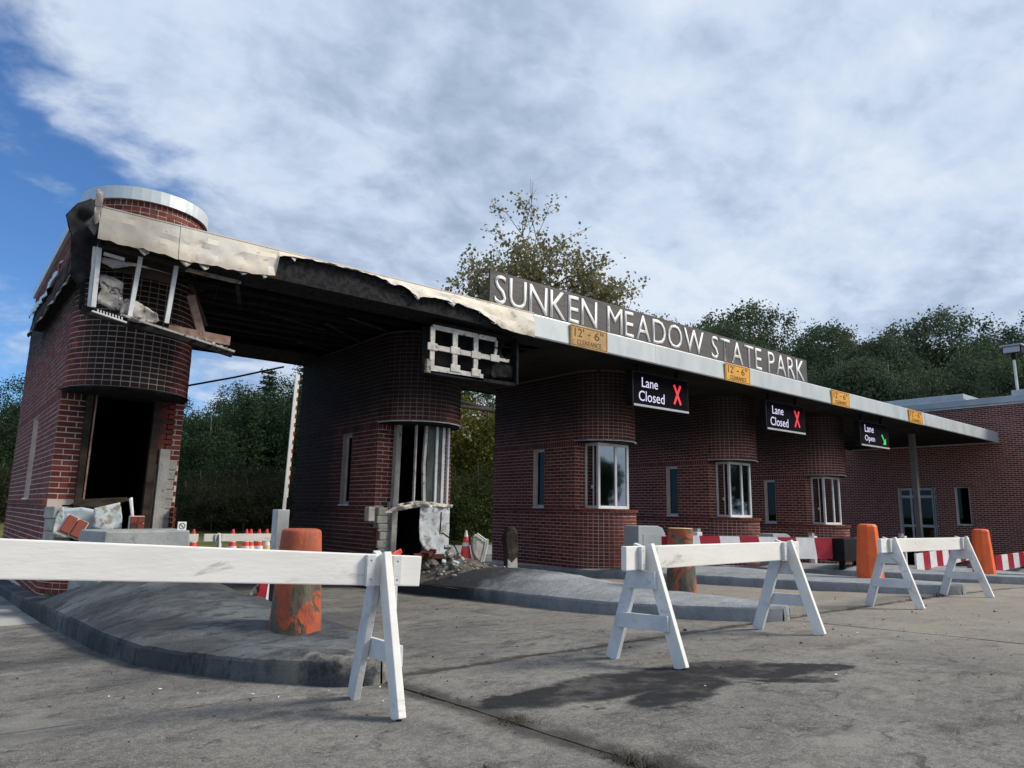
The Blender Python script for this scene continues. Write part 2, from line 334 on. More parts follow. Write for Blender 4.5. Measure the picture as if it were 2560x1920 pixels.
M['dark'] = worn('black_enamel', (.007, .007, .009), (.012, .012, .015), 3, .6, bs=.05)
M['dark'].node_tree.nodes['Principled BSDF'].inputs['Specular IOR Level'].default_value = .12
M['signboard'] = worn('dark_sign_board', (.046, .043, .046), (.066, .060, .060), 3, .6, bs=.2, stretch=(.3, 1, 2))
M['letter'] = worn('white_letter', (.74, .75, .74), (.66, .67, .66), 3, .5, bs=.05)
M['yellow'] = worn('yellow_sign', (.72, .36, .02), (.66, .31, .02), 4, .5, bs=.1)
M['yellowold'] = worn('scorched_yellow_sign', (.47, .28, .07), (.36, .21, .06), 5, .6, bs=.2, dirt=(.16, .10, .05), dlo=.56, dhi=.7)
M['black'] = mk('black_paint', (.012, .011, .01), .6)[0]
M['blackold'] = mk('faded_black_paint', (.11, .06, .02), .7)[0]
M['red'] = worn('red_reflective', (.34, .009, .026), (.27, .008, .022), 6, .4, bs=.05)
M['redwhite'] = worn('white_reflective', (.70, .72, .74), (.6, .62, .65), 6, .4, bs=.05)
M['orange'] = worn('orange_paint', (.78, .13, .022), (.66, .10, .02), 5, .55, bs=.2, dirt=(.45, .09, .02), dlo=.6, dhi=.8)
def bark_orange(name, lo, hi, zlo=None):
    m, nt, b = mk(name, (.6, .1, .03), .75); p = posn(nt); x, y, z = sepx(nt, p)
    bark = mixc(nt, mapr(nt, noi(nt, scl(nt, p, (1, 1, .35)), 9, 7, .65), .35, .65), (.055, .048, .032), (.15, .125, .085))
    org = mixc(nt, mapr(nt, noi(nt, p, 8, 5), .35, .65), (.44, .085, .03), (.26, .064, .032))
    nn = noi(nt, scl(nt, p, (1, 1, .6)), 4.2, 6, .58, 1.0)
    if zlo is not None: nn = mth(nt, 'ADD', nn, mapr(nt, z, zlo-.06, zlo+.04, 0, .35))
    f = mapr(nt, nn, lo, hi)
    setc(nt, b, mixc(nt, f, bark, org)); bump(nt, b, mth(nt, 'ADD', noi(nt, scl(nt, p, (1, 1, .3)), 26, 6, .65), mth(nt, 'MULTIPLY', f, .35)), .7, .015); return m
M['cone'] = worn('cone_orange', (.75, .06, .04), (.6, .05, .04), 6, .5)
M['conew'] = worn('cone_white_band', (.72, .68, .66), (.6, .56, .55), 8, .5)
M['coney'] = worn('cone_yellow', (.62, .55, .2), (.5, .42, .16), 8, .5)
M['conc'] = worn('plain_concrete', (.24, .255, .26), (.33, .34, .335), 3, .85, bs=.4, dirt=(.12, .12, .12))
M['cmu'] = worn('grey_block', (.27, .26, .24), (.36, .35, .32), 5, .9, bs=.6, dirt=(.09, .09, .085))
M['rubble'] = worn('rubble', (.20, .165, .14), (.36, .32, .28), 9, .95, bs=.6, dirt=(.05, .045, .04), dlo=.5, dhi=.6)
M['rubbled'] = worn('burnt_rubble', (.05, .045, .04), (.16, .14, .12), 8, .95, bs=.6)
M['colpaint'] = worn('brown_grey_steel_paint', (.10, .10, .098), (.14, .135, .13), 3, .6)
M['cab'] = worn('grey_cabinet', (.33, .365, .385), (.29, .32, .34), 2, .5, .1, .05)
M['panel'] = worn('pale_blue_panel', (.30, .38, .44), (.40, .46, .50), 5, .6, bs=.2, dirt=(.17, .16, .14), dlo=.54, dhi=.66)
M['panelw'] = worn('pale_panel', (.50, .55, .58), (.40, .44, .46), 5, .6, bs=.2, dirt=(.24, .215, .17), dlo=.5, dhi=.62)
M['tar'] = worn('tar_paper', (.012, .012, .014), (.026, .027, .03), 5, .95, bs=.4)
M['coping'] = worn('coping_metal', (.62, .67, .68), (.54, .59, .60), 2, .38, .35, .05, fine=10)
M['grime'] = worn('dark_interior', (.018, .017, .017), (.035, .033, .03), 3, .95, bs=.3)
M['stoneband'] = worn('grey_trim', (.40, .43, .46), (.34, .37, .40), 2, .5, .1, .05)
def glass_mat(name, tint, refl, gc=(.85, .92, .95)):
    m = bpy.data.materials.new(name); m.use_nodes = True; nt = m.node_tree; nt.nodes.clear()
    t = nd(nt, 'ShaderNodeBsdfTransparent', {0: (*tint, 1)}); g = nd(nt, 'ShaderNodeBsdfGlossy', {0: (*gc, 1), 1: .02})
    fr = mth(nt, 'ADD', nd(nt, 'ShaderNodeFresnel', {0: 1.5}).outputs[0], refl, clamp=True)
    mx = nd(nt, 'ShaderNodeMixShader', {0: fr, 1: t.outputs[0], 2: g.outputs[0]})
    nt.links.new(mx.outputs[0], nd(nt, 'ShaderNodeOutputMaterial').inputs[0]); return m
M['glass'] = glass_mat('window_glass', (.30, .36, .36), .28)
M['glassdark'] = glass_mat('dark_glass', (.05, .06, .07), .03, (.16, .20, .26))
M['glassdirty'] = worn('smoked_glass', (.030, .035, .033), (.075, .085, .08), 5, .22, 0, .1, dirt=(.17, .18, .16), dlo=.58, dhi=.75, stretch=(1, 1, .5))
def emit(name, col, st):
    m, nt, b = mk(name, (0.02, .02, .02), .5); b.inputs['Emission Color'].default_value = (*col, 1); b.inputs['Emission Strength'].default_value = st; return m
M['ledw'] = emit('led_white', (.78, .72, 1.0), .95); M['ledr'] = emit('led_red', (1.0, .012, .03), .85); M['ledg'] = emit('led_green', (.02, .85, .12), .85)
M['ledscreen'], _nt, _b = mk('led_screen', (.003, .003, .006), .9); _b.inputs['Specular IOR Level'].default_value = .05

for k_ in ('char', 'charboard', 'charwood', 'soffit', 'tar', 'grime', 'ground', 'island', 'rubbled', 'soil', 'lawn', 'joint'): M[k_].node_tree.nodes['Principled BSDF'].inputs['Specular IOR Level'].default_value = .12
M['glassdirty'].node_tree.nodes['Principled BSDF'].inputs['Specular IOR Level'].default_value = .3
for t_ in BR.values():
    for m_ in t_: m_.node_tree.nodes['Principled BSDF'].inputs['Specular IOR Level'].default_value = .15
# ------------------------------------------------------------------ brick laying
_bm = bpy.data.meshes.new('brick')
_x = [(i, j, k) for i in (-.5, .5) for j in (-.5, .5) for k in (-.5, .5)]
_bm.from_pydata(_x, [], [(0, 1, 3, 2), (4, 6, 7, 5), (0, 4, 5, 1), (2, 3, 7, 6), (0, 2, 6, 4), (1, 5, 7, 3)])
BRICK_ME = {}
CH, HW, SW, MJ = .0667, .1016, .2032, .0115           # course height, header, stretcher, mortar joint
def brick_mesh(mat):
    if mat.name not in BRICK_ME:
        me = _bm.copy(); me.name = 'brick'; me.materials.append(mat); BRICK_ME[mat.name] = me
    return BRICK_ME[mat.name]
def lay(parent, L, kind, n_obj=300, dep=.03, prefer=None):
    """L: (centre, normal angle, width, height). The bricks that show largest become objects, the others one joined part"""
    mo, mj, mm = BR[kind]; base = wloc(parent)
    def shows(b):
        c, a, wd, h = b; v = -c.normalized(); n = Vector((math.cos(a), math.sin(a), 0))
        return wd*h*max(n.dot(v), 0)/c.length_squared
    if prefer: vis = [b for b in L if prefer(b)]
    else: vis = [b for b in L if shows(b) > 0]
    vis.sort(key=shows, reverse=True); ids = set(id(b) for b in vis[:n_obj])
    j = MB()
    for b in L:
        c, a, wd, h = b; n = Vector((math.cos(a), math.sin(a), 0)); jit = random.uniform(-.0022, .0022)
        cc = c-n*(dep/2-jit); sz = (wd-MJ+random.uniform(-.0015, .0015), dep, h-MJ+random.uniform(-.001, .001))
        rz = a-math.pi/2+random.uniform(-.004, .004)
        if id(b) in ids:
            o = bpy.data.objects.new('brick', brick_mesh(mo)); COL.objects.link(o); o.parent = parent
            o.location = cc-base; o.rotation_euler = (0, 0, rz); o.scale = sz
        else: j.box(cc, sz, rz)
    if j.v: tag(j.build('brickwork', mj, parent), kind='stuff')
def run_wall(L, p0, p1, ang, z0, n0, n1, opens=(), bond=SW):
    """running bond courses n0..n1-1 from p0 to p1 (xy), opens = (s0, s1, za, zb)"""
    p0 = Vector((*p0, 0)); p1 = Vector((*p1, 0)); ln = (p1-p0).length; t = (p1-p0)/ln
    for k in range(n0, n1):
        z = z0+(k+.5)*CH; iv = [(0, ln)]
        for s0, s1, za, zb in opens:
            if za < z < zb: iv = [q for a, b in iv for q in ((a, min(b, s0)), (max(a, s1), b)) if q[1]-q[0] > .02]
        s = -bond*.5 if k % 2 else 0
        while s < ln:
            for a, b in iv:
                a2, b2 = max(s, a), min(s+bond, b)
                if b2-a2 > .03:
                    c = p0+t*((a2+b2)/2); L.append((Vector((c.x, c.y, z)), ang, b2-a2, CH))
            s += bond
def rowlock(L, p0, p1, ang, z, h, opens=(), pitch=CH):
    p0 = Vector((*p0, 0)); p1 = Vector((*p1, 0)); ln = (p1-p0).length; t = (p1-p0)/ln; n = round(ln/pitch); pp = ln/n
    for i in range(n):
        s = (i+.5)*pp
        if any(a < s < b for a, b in opens): continue
        c = p0+t*s; L.append((Vector((c.x, c.y, z+h/2)), ang, pp, h))
def bow(L, X, Y, R, z0, k0, k1, n=22, keep=None, hgt=CH):
    for k in range(k0, k1):
        for j in range(n):
            a = math.pi+(j+.5)/n*math.pi; z = z0+(k+.5)*hgt
            if keep and not keep(k, j): continue
            L.append((Vector((X+R*math.cos(a), Y+R*math.sin(a), z)), a, math.pi*R/n, hgt))
def ring(mb, X, Y, r0, r1, z0, z1, n=24, a0=math.pi, a1=2*math.pi, mi=0):
    vs = []; 
    for i in range(n+1):
        a = a0+(a1-a0)*i/n; c, s = math.cos(a), math.sin(a)
        vs += [(X+r0*c, Y+r0*s, z0), (X+r1*c, Y+r1*s, z0), (X+r1*c, Y+r1*s, z1), (X+r0*c, Y+r0*s, z1)]
    fs = []
    for i in range(n):
        b = i*4; e = b+4
        fs += [(b+1, e+1, e+2, b+2), (b+2, e+2, e+3, b+3), (b+3, e+3, e, b), (b, e, e+1, b+1)]
    fs += [(0, 1, 2, 3), (n*4+3, n*4+2, n*4+1, n*4)]
    mb.add(vs, fs, mi)

# ------------------------------------------------------------------ ground
BX = [1.813+4.33*i for i in range(5)]; YC, R = 10.095, .709
LINT = [1.372, 1.372, 1.400, 1.272, 1.116]
def gridsheet(xs, ys, zf):
    nx, ny = len(xs), len(ys)
    return [(x, y, zf(x, y)) for y in ys for x in xs], [(j*nx+i, j*nx+i+1, (j+1)*nx+i+1, (j+1)*nx+i) for j in range(ny-1) for i in range(nx-1)]
def smooth(a, b, x): t = min(max((x-a)/(b-a), 0), 1); return t*t*(3-2*t)
def terr(x, y):
    z = gz(min(max(x, -30), 34), min(y, 17))-.09
    z += smooth(21.5, 34, y)*1.0 + smooth(34, 70, y)*.6 + smooth(33, 60, x)*2.2*smooth(-5, 15, y)
    return z + .15*mnoise.noise((x*.08, y*.08, 0))*smooth(22, 30, max(y, abs(x)-10))
xs = [-900, -400, -200, -100, -60]+[-40+2.5*i for i in range(45)]+[80, 110, 160, 250, 500, 900]
ys = [-600, -250, -120, -60, -30]+[-15+1.5*i for i in range(60)]+[80, 95, 120, 170, 260, 450, 900]
mb = MB(); mb.add(*gridsheet(xs, ys, terr)); tag(mb.build('lawn', M['lawn'], smooth=True), kind='structure')
xs = [-60, -30, -18]+[-16+2*i for i in range(25)]+[36]; ys = [-40, -20]+[-12+1.5*i for i in range(22)]+[21.5]
mb = MB(); mb.add(*gridsheet(xs, ys, lambda x, y: gz(x, y)-.024)); pav = tag(mb.build('pavement', M['soil'], smooth=True), kind='structure')
jm = MB()
XL = [2.16+4.33*i for i in range(-4, 7)]; YL = [3.87+4.4*i for i in range(-4, 4)]
def jx(x, y, s): return .034*mnoise.noise((x*3.1+s, y*3.1, s))+.012*mnoise.noise((x*11, y*11+s, s))
for i in range(len(XL)-1):
    for j in range(len(YL)-1):
        n = 30 if (j in (3, 4) and 2 <= i <= 7) else 10; x0, x1, y0, y1 = XL[i]+.005, XL[i+1]-.005, YL[j]+.005, YL[j+1]-.005
        vs = []
        tilt = random.uniform(-.004, .004)
        for b in range(n+1):
            for a in range(n+1):
                x = x0+(x1-x0)*a/n; y = y0+(y1-y0)*b/n
                if a in (0, n): x += jx(x, y, 1)*(1 if a == 0 else -1)*.7
                if b in (0, n): y += jx(x, y, 2)*(1 if b == 0 else -1)*.7
                edge = .006 if (a in (0, n) or b in (0, n)) else 0
                vs.append((x, y, gz(x, y)-edge+tilt*(a/n-.5)*2+.006*mnoise.noise((x*1.3, y*1.3, 0))))
        fs = [(b*(n+1)+a, b*(n+1)+a+1, (b+1)*(n+1)+a+1, (b+1)*(n+1)+a) for b in range(n) for a in range(n)]
        rim = list(range(n+1))+[(b+1)*(n+1)-1 for b in range(1, n+1)]+[n*(n+1)+a for a in range(n-1, -1, -1)]+[b*(n+1) for b in range(n-1, 0, -1)]
        k0 = len(vs); vs += [(vs[q][0], vs[q][1], vs[q][2]-.04) for q in rim]
        fs += [(rim[(q+1) % len(rim)], rim[q], k0+q, k0+(q+1) % len(rim)) for q in range(len(rim))]
        sb = MB(); sb.add(vs, fs); sb.build('slab', M['ground'], pav, smooth=False)
# far kerb and road edge behind the booths
mb = MB(); mb.b2((-40, 21.4, -1.6), (36, 21.6, -1.27)); tag(mb.build('kerb', M['conc']), kind='structure')

# ------------------------------------------------------------------ traffic islands
PROF = [(13.8, -.86, .86), (11, -.85, .86), (9, -.83, .86), (8, -.80, .86), (7, -.76, .85), (6, -.72, .84), (5.3, -.64, .82), (4.85, -.50, .78), (4.5, -.36, .67), (4.2, -.20, .58), (3.98, -.04, .50), (3.82, .10, .40), (3.76, .20, .30)]
def prof(y):
    for (a, l0, r0), (b, l1, r1) in zip(PROF, PROF[1:]):
        if b <= y <= a: t = (a-y)/(a-b); return l0+(l1-l0)*t, r0+(r1-r0)*t
    return (PROF[0][1:] if y > PROF[0][0] else PROF[-1][1:])
def island_top(i, x, y):
    l, r = prof(y); X = BX[0]+4.33*i; v = (x-X-l)/max(r-l, .05); v = min(max(v, 0), 1)
    mound = (.27 if i == 0 else .21 if i == 1 else .10)*smooth(4.7, 7.4, y)*(1-.35*smooth(8.2, 9.2, y))*(math.sin(math.pi*min(max(v, .02), .98))**.8)
    if y > 8.9: mound *= max(0, 1-(y-8.9)/.5)
    rough = (.034 if i == 0 else .014 if i == 1 else .003)
    return gz(x, y)+.135+mound+rough*(mnoise.noise((x*3, y*4.5, i))+.5*mnoise.noise((x*9, y*12, i)))*smooth(0, .12, v)*smooth(0, .12, 1-v)
for i in range(6):
    X = BX[0]+4.33*i; st = [3.76+(.045*k if k < 34 else 1.53+.12*(k-34)) for k in range(105)]; st = [y for y in st if y <= 13.8]; nv = 16
    vs = []; fs = []
    for y in st:
        l, r = prof(y)
        for a in range(nv+1):
            v = a/nv; x = X+l+(r-l)*v; vs.append((x, y, island_top(i, x, y)-((.012+.012*abs(mnoise.noise((y*7, i, a)))) if a in (0, nv) else 0)))
        for sx in (l, r): vs.append((X+sx+(-.012 if sx == l else .012), y, island_top(i, X+sx, y)-.035)); vs.append((X+sx+(-.02 if sx == l else .02), y, gz(X+sx, y)-.05))
    row = nv+5
    for k in range(len(st)-1):
        b0, b1 = k*row, (k+1)*row
        fs += [(b0+a, b0+a+1, b1+a+1, b1+a) for a in range(nv)]
        q = nv+1; fs += [(b0, b1, b1+q, b0+q), (b0+q, b1+q, b1+q+1, b0+q+1), (b0+nv, b0+q+2, b1+q+2, b1+nv), (b0+q+2, b0+q+3, b1+q+3, b1+q+2)]
    l, r = prof(st[0]); k0 = len(vs)
    for a in range(nv+1): x = X+l+(r-l)*a/nv; vs.append((x, st[0]-.02*math.sin(math.pi*a/nv)-.01, gz(x, st[0])-.05))
    fs += [(k0+a, k0+a+1, a+1, a) for a in range(nv)]
    mb = MB(); mb.add(vs, fs); o = mb.build('traffic_island', M['island'], smooth=True)
    o.data.set_sharp_from_angle(angle=rad(24)); tag(o, kind='structure')
# ------------------------------------------------------------------ toll booths
BLAB = ['gutted red brick toll booth at the row end, tall bowed parapet with metal coping',
        'fire blackened brick toll booth with blown out base and rubble in front',
        'intact brick toll booth next to the one with the blown out base',
        'intact brick toll booth standing between two other intact booths',
        'intact brick toll booth closest to the long brick building']
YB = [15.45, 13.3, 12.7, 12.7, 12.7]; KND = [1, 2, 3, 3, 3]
def bar_frame(mb, pts, wd, th, ref): 
    for a, b in pts: mb.bar(a, b, wd, th, ref)
for i in range(5):
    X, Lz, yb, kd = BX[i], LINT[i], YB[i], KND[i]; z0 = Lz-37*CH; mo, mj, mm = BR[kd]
    top = 3.72 if i == 0 else 2.80-.012*max(0, i-1); kt = int((top-z0)/CH)
    bt = empty('toll_booth', (X, YC, z0), BLAB[i], 'toll booth', 'brick toll booths in the row'); xl, xr = X-R, X+R
    sy0, sy1 = (12.15, 12.85) if i == 0 else (11.0, 11.34); sz0, sz1 = z0+17*CH+.02, Lz-.14
    L = []
    op = [(sy0-YC, sy1-YC, sz0, sz1)]
    run_wall(L, (xl, YC), (xl, yb), math.pi, z0, 0, 16, ())
    run_wall(L, (xl, YC), (xl, yb), math.pi, z0, 17, 35, op)
    rowlock(L, (xl, YC), (xl, yb), math.pi, z0+35*CH, 2*CH, [])
    run_wall(L, (xl, YC), (xl, yb), math.pi, z0, 37, kt, ())
    lb = []; rowlock(lb, (xl-.03, YC), (xl-.03, yb), math.pi, z0+16*CH, CH, [], HW)
    run_wall(L, (xr, yb), (xr, YC), 0, z0, 0, kt)
    # piers either side of the window
    run_wall(L, (xl, YC), (X-.42, YC), -math.pi/2, z0, 17, 35); rowlock(L, (xl, YC), (X-.42, YC), -math.pi/2, z0+35*CH, 2*CH)
    if i == 0:      # the right pier has lost bricks at its foot
        run_wall(L, (X+.42, YC), (xr, YC), -math.pi/2, z0, 24, 37); run_wall(L, (X+.58, YC), (xr, YC), -math.pi/2, z0, 8, 24)
    else: run_wall(L, (X+.42, YC), (xr, YC), -math.pi/2, z0, 17, 37)
    if i == 0: kt2 = kt-1
    else: kt2 = kt
    bow(L, X, YC, R, z0, 37, kt2)
    if i == 0:
        for j in range(33):
            a = math.pi+(j+.5)/33*math.pi; L.append((Vector((X+R*math.cos(a), YC+R*math.sin(a), z0+kt2*CH+.055)), a, math.pi*R/33, .11))
    if i == 0: bow(L, X, YC, R, z0, 0, 16, keep=lambda k, j: (k < 4 and j < 8) or (k < 7 and j < 3) or (k == 5 and 3 <= j < 9) or (k < 9 and 11 < j < 15) or j > 19)
    elif i == 1: bow(L, X, YC, R, z0, 0, 16, keep=lambda k, j: (j < 1 and k < 12))
    else:
        bow(L, X, YC, R, z0, 0, 16)
        for j in range(22):
            a = math.pi+(j+.5)/22*math.pi; lb.append((Vector((X+(R+.035)*math.cos(a), YC+(R+.035)*math.sin(a), z0+16.5*CH)), a, math.pi*(R+.035)/22, CH))
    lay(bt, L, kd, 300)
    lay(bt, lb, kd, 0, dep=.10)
    # masonry core with recessed mortar
    c = MB(); e = .004
    def wallx(x0, x1, y0, y1, slit):
        if slit:
            c.b2((x0, y0, z0-.15), (x1, sy0, top)); c.b2((x0, sy1, z0-.15), (x1, y1, top))
            c.b2((x0, sy0, z0-.15), (x1, sy1, sz0)); c.b2((x0, sy0, sz1), (x1, sy1, top))
        else: c.b2((x0, y0, z0-.15), (x1, y1, top))
    ys = YC+e+.19
    wallx(xl+e, xl+.16, YC+e, yb, True); wallx(xr-.16, xr-e, YC+e, yb, False); c.b2((xl+.16, yb-.16, z0-.15), (xr-.16, yb-e, top))
    zp = z0+(17 if i else 16)*CH
    c.b2((xl+.16, YC+e, zp), (X-.42+e*0, ys, Lz)); c.b2((X+.42 if i else X+.6, YC+e, zp if i else z0+8*CH), (xr-.16, ys, Lz))
    c.b2((xl+.16, YC+e, Lz), (xr-.16, ys-.02, top))
    ring(c, X, YC, R-.14, R-e, Lz, top)
    if i > 1:
        ring(c, X, YC, .05, R-e, z0-.15, z0+16.9*CH)
        c.b2((xl+.16, YC+e, z0-.15), (xr-.16, ys, z0+17*CH))
    if i == 0:
        ring(c, X, YC, R-.12, R-e, z0-.15, z0+4*CH, 8, math.pi, math.pi*1.37); ring(c, X, YC, R-.12, R-e, z0-.15, z0+9*CH, 5, math.pi*1.55, math.pi*1.7)
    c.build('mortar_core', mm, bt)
    # lintel plate and drip edge under the bow
    d = MB(); ring(d, X, YC, .02, R-.012, Lz-.05, Lz-.002, 24); d.b2((X-.44, YC-.03, Lz-.05), (X+.44, YC+.2, Lz-.004))
    d.build('lintel_plate', M['char'] if i < 2 else M['dark'], bt)
    d = MB(); n = 7
    pts = [(X+(R+.012)*math.cos(math.pi+math.pi*k/n), YC+(R+.012)*math.sin(math.pi+math.pi*k/n)) for k in range(n+1)]
    for a, b in zip(pts, pts[1:]): d.bar((*a, Lz-.02), (*b, Lz-.02), .035, .012, (0, 0, 1))
    d.build('drip_edge', M['char'] if i == 0 else M['alu'], bt)
    # slit window on the lane side
    d = MB(); xs = xl+.075; f = .045
    for a, b in (((xs, sy0, sz0), (xs+.05, sy0+f, sz1)), ((xs, sy1-f, sz0), (xs+.05, sy1, sz1)), ((xs, sy0+f, sz0), (xs+.05, sy1-f, sz0+f)), ((xs, sy0+f, sz1-f), (xs+.05, sy1-f, sz1))): d.b2(a, b)
    fr = d.build('slit_window', M['alu'], bt)
    MB().b2((xs+.02, sy0+f, sz0+f), (xs+.028, sy1-f, sz1-f)).build('pane', M['glassdark'], fr)
    MB().b2((xl-.02, sy0-.01, sz0-.035), (xs+.05, sy1+.01, sz0-.001)).build('sill', M['alu'], fr)
    # floor and ceiling inside
    MB().b2((xl+.16, YC+.2, z0-.1), (xr-.16, yb-.16, z0-.02)).build('floor', M['grime'], bt)
    MB().b2((xl+.16, YC-.5, min(top, 2.76)-.04), (xr-.16, yb-.16, min(top, 2.76)-.01)).build('ceiling', M['grime'], bt)
    if i < 2: MB().b2((xl+.161, YC+.6, z0), (xl+.19, yb-.2, Lz+.6)).b2((xr-.19, YC+.6, z0), (xr-.161, yb-.2, Lz+.6)).b2((xl+.2, YC+2.6, z0), (xr-.2, YC+2.65, Lz+.6)).build('inner_lining', M['char'], bt)
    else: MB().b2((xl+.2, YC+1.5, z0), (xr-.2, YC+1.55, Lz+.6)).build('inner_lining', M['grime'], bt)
    yf = YC-.345; sz, tz = z0+17*CH+.004, Lz-.052; xa, xb = X-.41, X+.41
    if i >= 2:      # bay window: a side pane and two front panes
        f = MB(); t = .055
        for x in (xa, xb): f.bar((x, yf, sz), (x, yf, tz), t, t)
        f.bar((X+.07, yf, sz+t), (X+.07, yf, tz-t), t, t*.9)
        for x in (xa, xb): f.bar((x, YC-.02, sz), (x, YC-.02, tz), .04, .05)
        for z in (sz+t/2, tz-t/2):
            f.b2((xa+t/2, yf-t/2+.001, z-t/2), (xb-t/2, yf+t/2-.001, z+t/2))
            for x in (xa, xb): f.b2((x-t/2+.002, yf+t/2, z-t/2), (x+t/2-.002, YC-.045, z+t/2))
        f.bar((xa, yf+.13, sz+t), (xa, yf+.13, tz-t), .02, .03)
        wd = f.build('bay_window', M['alu'], bt, bevel=.006)
        for nm, a, b in (('pane', (xa+t/2, yf-.004, sz+t), (X+.07-t/2, yf+.004, tz-t)), ('pane', (X+.07+t/2, yf-.004, sz+t), (xb-t/2, yf+.004, tz-t)),
                         ('pane', (xa-.004, yf+t/2, sz+t), (xa+.004, YC-.05, tz-t)), ('pane', (xb-.004, yf+t/2, sz+t), (xb+.004, YC-.05, tz-t))):
            MB().b2(a, b).build(nm, M['glass'], wd)
        # round speak-through on the side pane, lining of the bay underneath
        sp = MB(); sp.tube([(xa-.012, yf+.15, sz+.42), (xa-.004, yf+.15, sz+.42)], .035, 14); sp.build('speaker_disc', M['redwhite'], wd)
        MB().b2((X+.16, YC+.02, sz+.02), (X+.34, YC+.22, sz+.34)).build('till', M['cab'], wd)
    if i == 0:
        cp = MB(); ring(cp, X, YC, R-.2, R+.045, top-.01, top+.155, 22)
        for k in range(22): pass
        cp.build('coping', M['coping'], bt)
        MB().b2((xl-.045, YC+.003, top-.01), (xl+.2, yb+.04, top+.153)).b2((xr-.2, YC+.003, top-.01), (xr+.045, yb+.04, top+.153)).b2((xl+.203, yb-.2, top-.01), (xr-.203, yb+.038, top+.152)).build('coping', M['coping'], bt)
        MB().b2((xl+.1, YC-.4, 3.20), (xr-.1, yb-.1, 3.24)).build('roof_deck', M['tar'], bt)
        # burnt jambs of the missing window
        j = MB(); j.bar((X-.40, YC-.02, sz-.1), (X-.40, YC-.02, tz), .07, .10); j.build('jamb', M['charwood'], bt)
        j = MB(); j.bar((X-.345, YC-.05, sz-.1), (X-.335, YC-.05, tz), .018, .05); j.build('jamb_trim', M['rust'], bt)
        j = MB(); j.bar((X+.36, YC-.02, sz-.5), (X+.38, YC-.02, tz), .09, .10); j.build('jamb', M['charwood'], bt)
        j = MB(); j.bar((X+.50, YC-.04, z0+.15), (X+.51, YC-.04, z0+1.80), .12, .12); j.build('jamb_stud', M['cmu'], bt)
        j = MB()
        for k in range(13):
            s = .09+.05*random.random(); j.box((X+.60+random.uniform(-.015, .015), YC+.02, z0+.1+k*.125), (s, .12, .12), random.uniform(-.2, .2))
        j.build('broken_block', M['cmu'], bt, bevel=.012)
        # collapsed base: grey block, torn blue panel, hanging brick pieces
        j = MB()
        for k in range(6): j.box((X-.60+.012*random.uniform(-1, 1), YC-.20, z0+.28+k*.14), (.17+.03*random.random(), .3, .135), .2+random.uniform(-.05, .05))
        j.build('broken_block', M['cmu'], bt, bevel=.015)
        Q = lambda pts, Y: [PY(x, y, Y) for x, y in pts]
        sheet('torn_panel', Q([(132, 1345), (150, 1272), (205, 1268), (246, 1276), (290, 1258), (304, 1268), (306, 1320), (240, 1330), (228, 1345)], 9.72), M['panel'], bt, .012, 5, .05, seed=3)
        sheet('torn_panel', Q([(232, 1320), (236, 1270), (300, 1256), (305, 1290), (303, 1325), (270, 1330)], 9.60), M['panelw'], bt, .012, 5, .03, seed=9)
        sheet('torn_flap', Q([(128, 1345), (140, 1290), (158, 1266), (160, 1300), (150, 1345)], 9.55), M['panelw'], bt, .008, 5, .05, seed=5)
        sheet('window_board', Q([(175, 1262), (200, 1248), (318, 1243), (325, 1252), (262, 1268), (200, 1270)], 9.75), M['charwood'], bt, .03, 4, .04, seed=6)
        sheet('metal_strip', Q([(322, 1246), (331, 1243), (336, 1300), (329, 1302)], 9.6), M['alu'], bt, .02, 3, .02, seed=2)
        # tilted chunk of bricks still mortared together
        ch = MB(); c0 = PY(183, 1318, 9.35); Mx = Matrix.Rotation(.45, 3, 'Y')@Matrix.Rotation(-.25, 3, 'X')
        ch.box(c0+Vector((0, .03, 0)), (.24, .07, .21), M=Mx); ck = ch.build('wall_fragment', mm, bt, bevel=.008)
        for a in (-.057, .057):
            q = MB(); q.box(c0+Mx@Vector((a, -.012, 0)), (.098, .07, .19), M=Mx); q.build('brick', mo, ck)
        ch = MB(); c0 = PY(342, 1308, 9.5); ch.box(c0+Vector((0, .03, 0)), (.16, .07, .17)); ck = ch.build('wall_fragment', mm, bt, bevel=.008)
        for a in (-.038, .038):
            for b in (-.042, .042): q = MB(); q.box(c0+Vector((a, -.01, b)), (.07, .06, .072)); q.build('brick', mo, ck)
    if i == 1:
        Q = lambda pts, Y: [PY(x, y, Y) for x, y in pts]
        for x, t, mat, z1 in ((xa+.01, .07, 'cmu', tz), (X-.22, .022, 'ashwhite', tz), (X-.03, .045, 'ashwhite', tz), (X+.17, .042, 'white2', tz), (xb-.01, .032, 'white2', tz)):
            yy = yf if x > xa+.1 else YC-.08; j = MB(); bw = .03 if abs(x-(X-.03)) < .01 else 0
            j.bar((x-bw*0, yy, sz), (x-bw, yy, (sz+tz)/2), t, .05); j.bar((x-bw, yy, (sz+tz)/2), (x, yy, z1), t, .05); j.build('window_mullion', M[mat], bt)
        j = MB(); j.bar((xb-.10, yf+.02, sz), (xb-.10, yf+.02, tz), .05, .05); j.build('window_mullion', M['white2'], bt)
        MB().b2((X+.20, yf-.004, sz), (xb-.13, yf+.004, tz)).build('pane', M['glassdirty'], bt)
        # sooted pane with a hole burnt through
        z = lambda k: sz+(tz-sz)*k
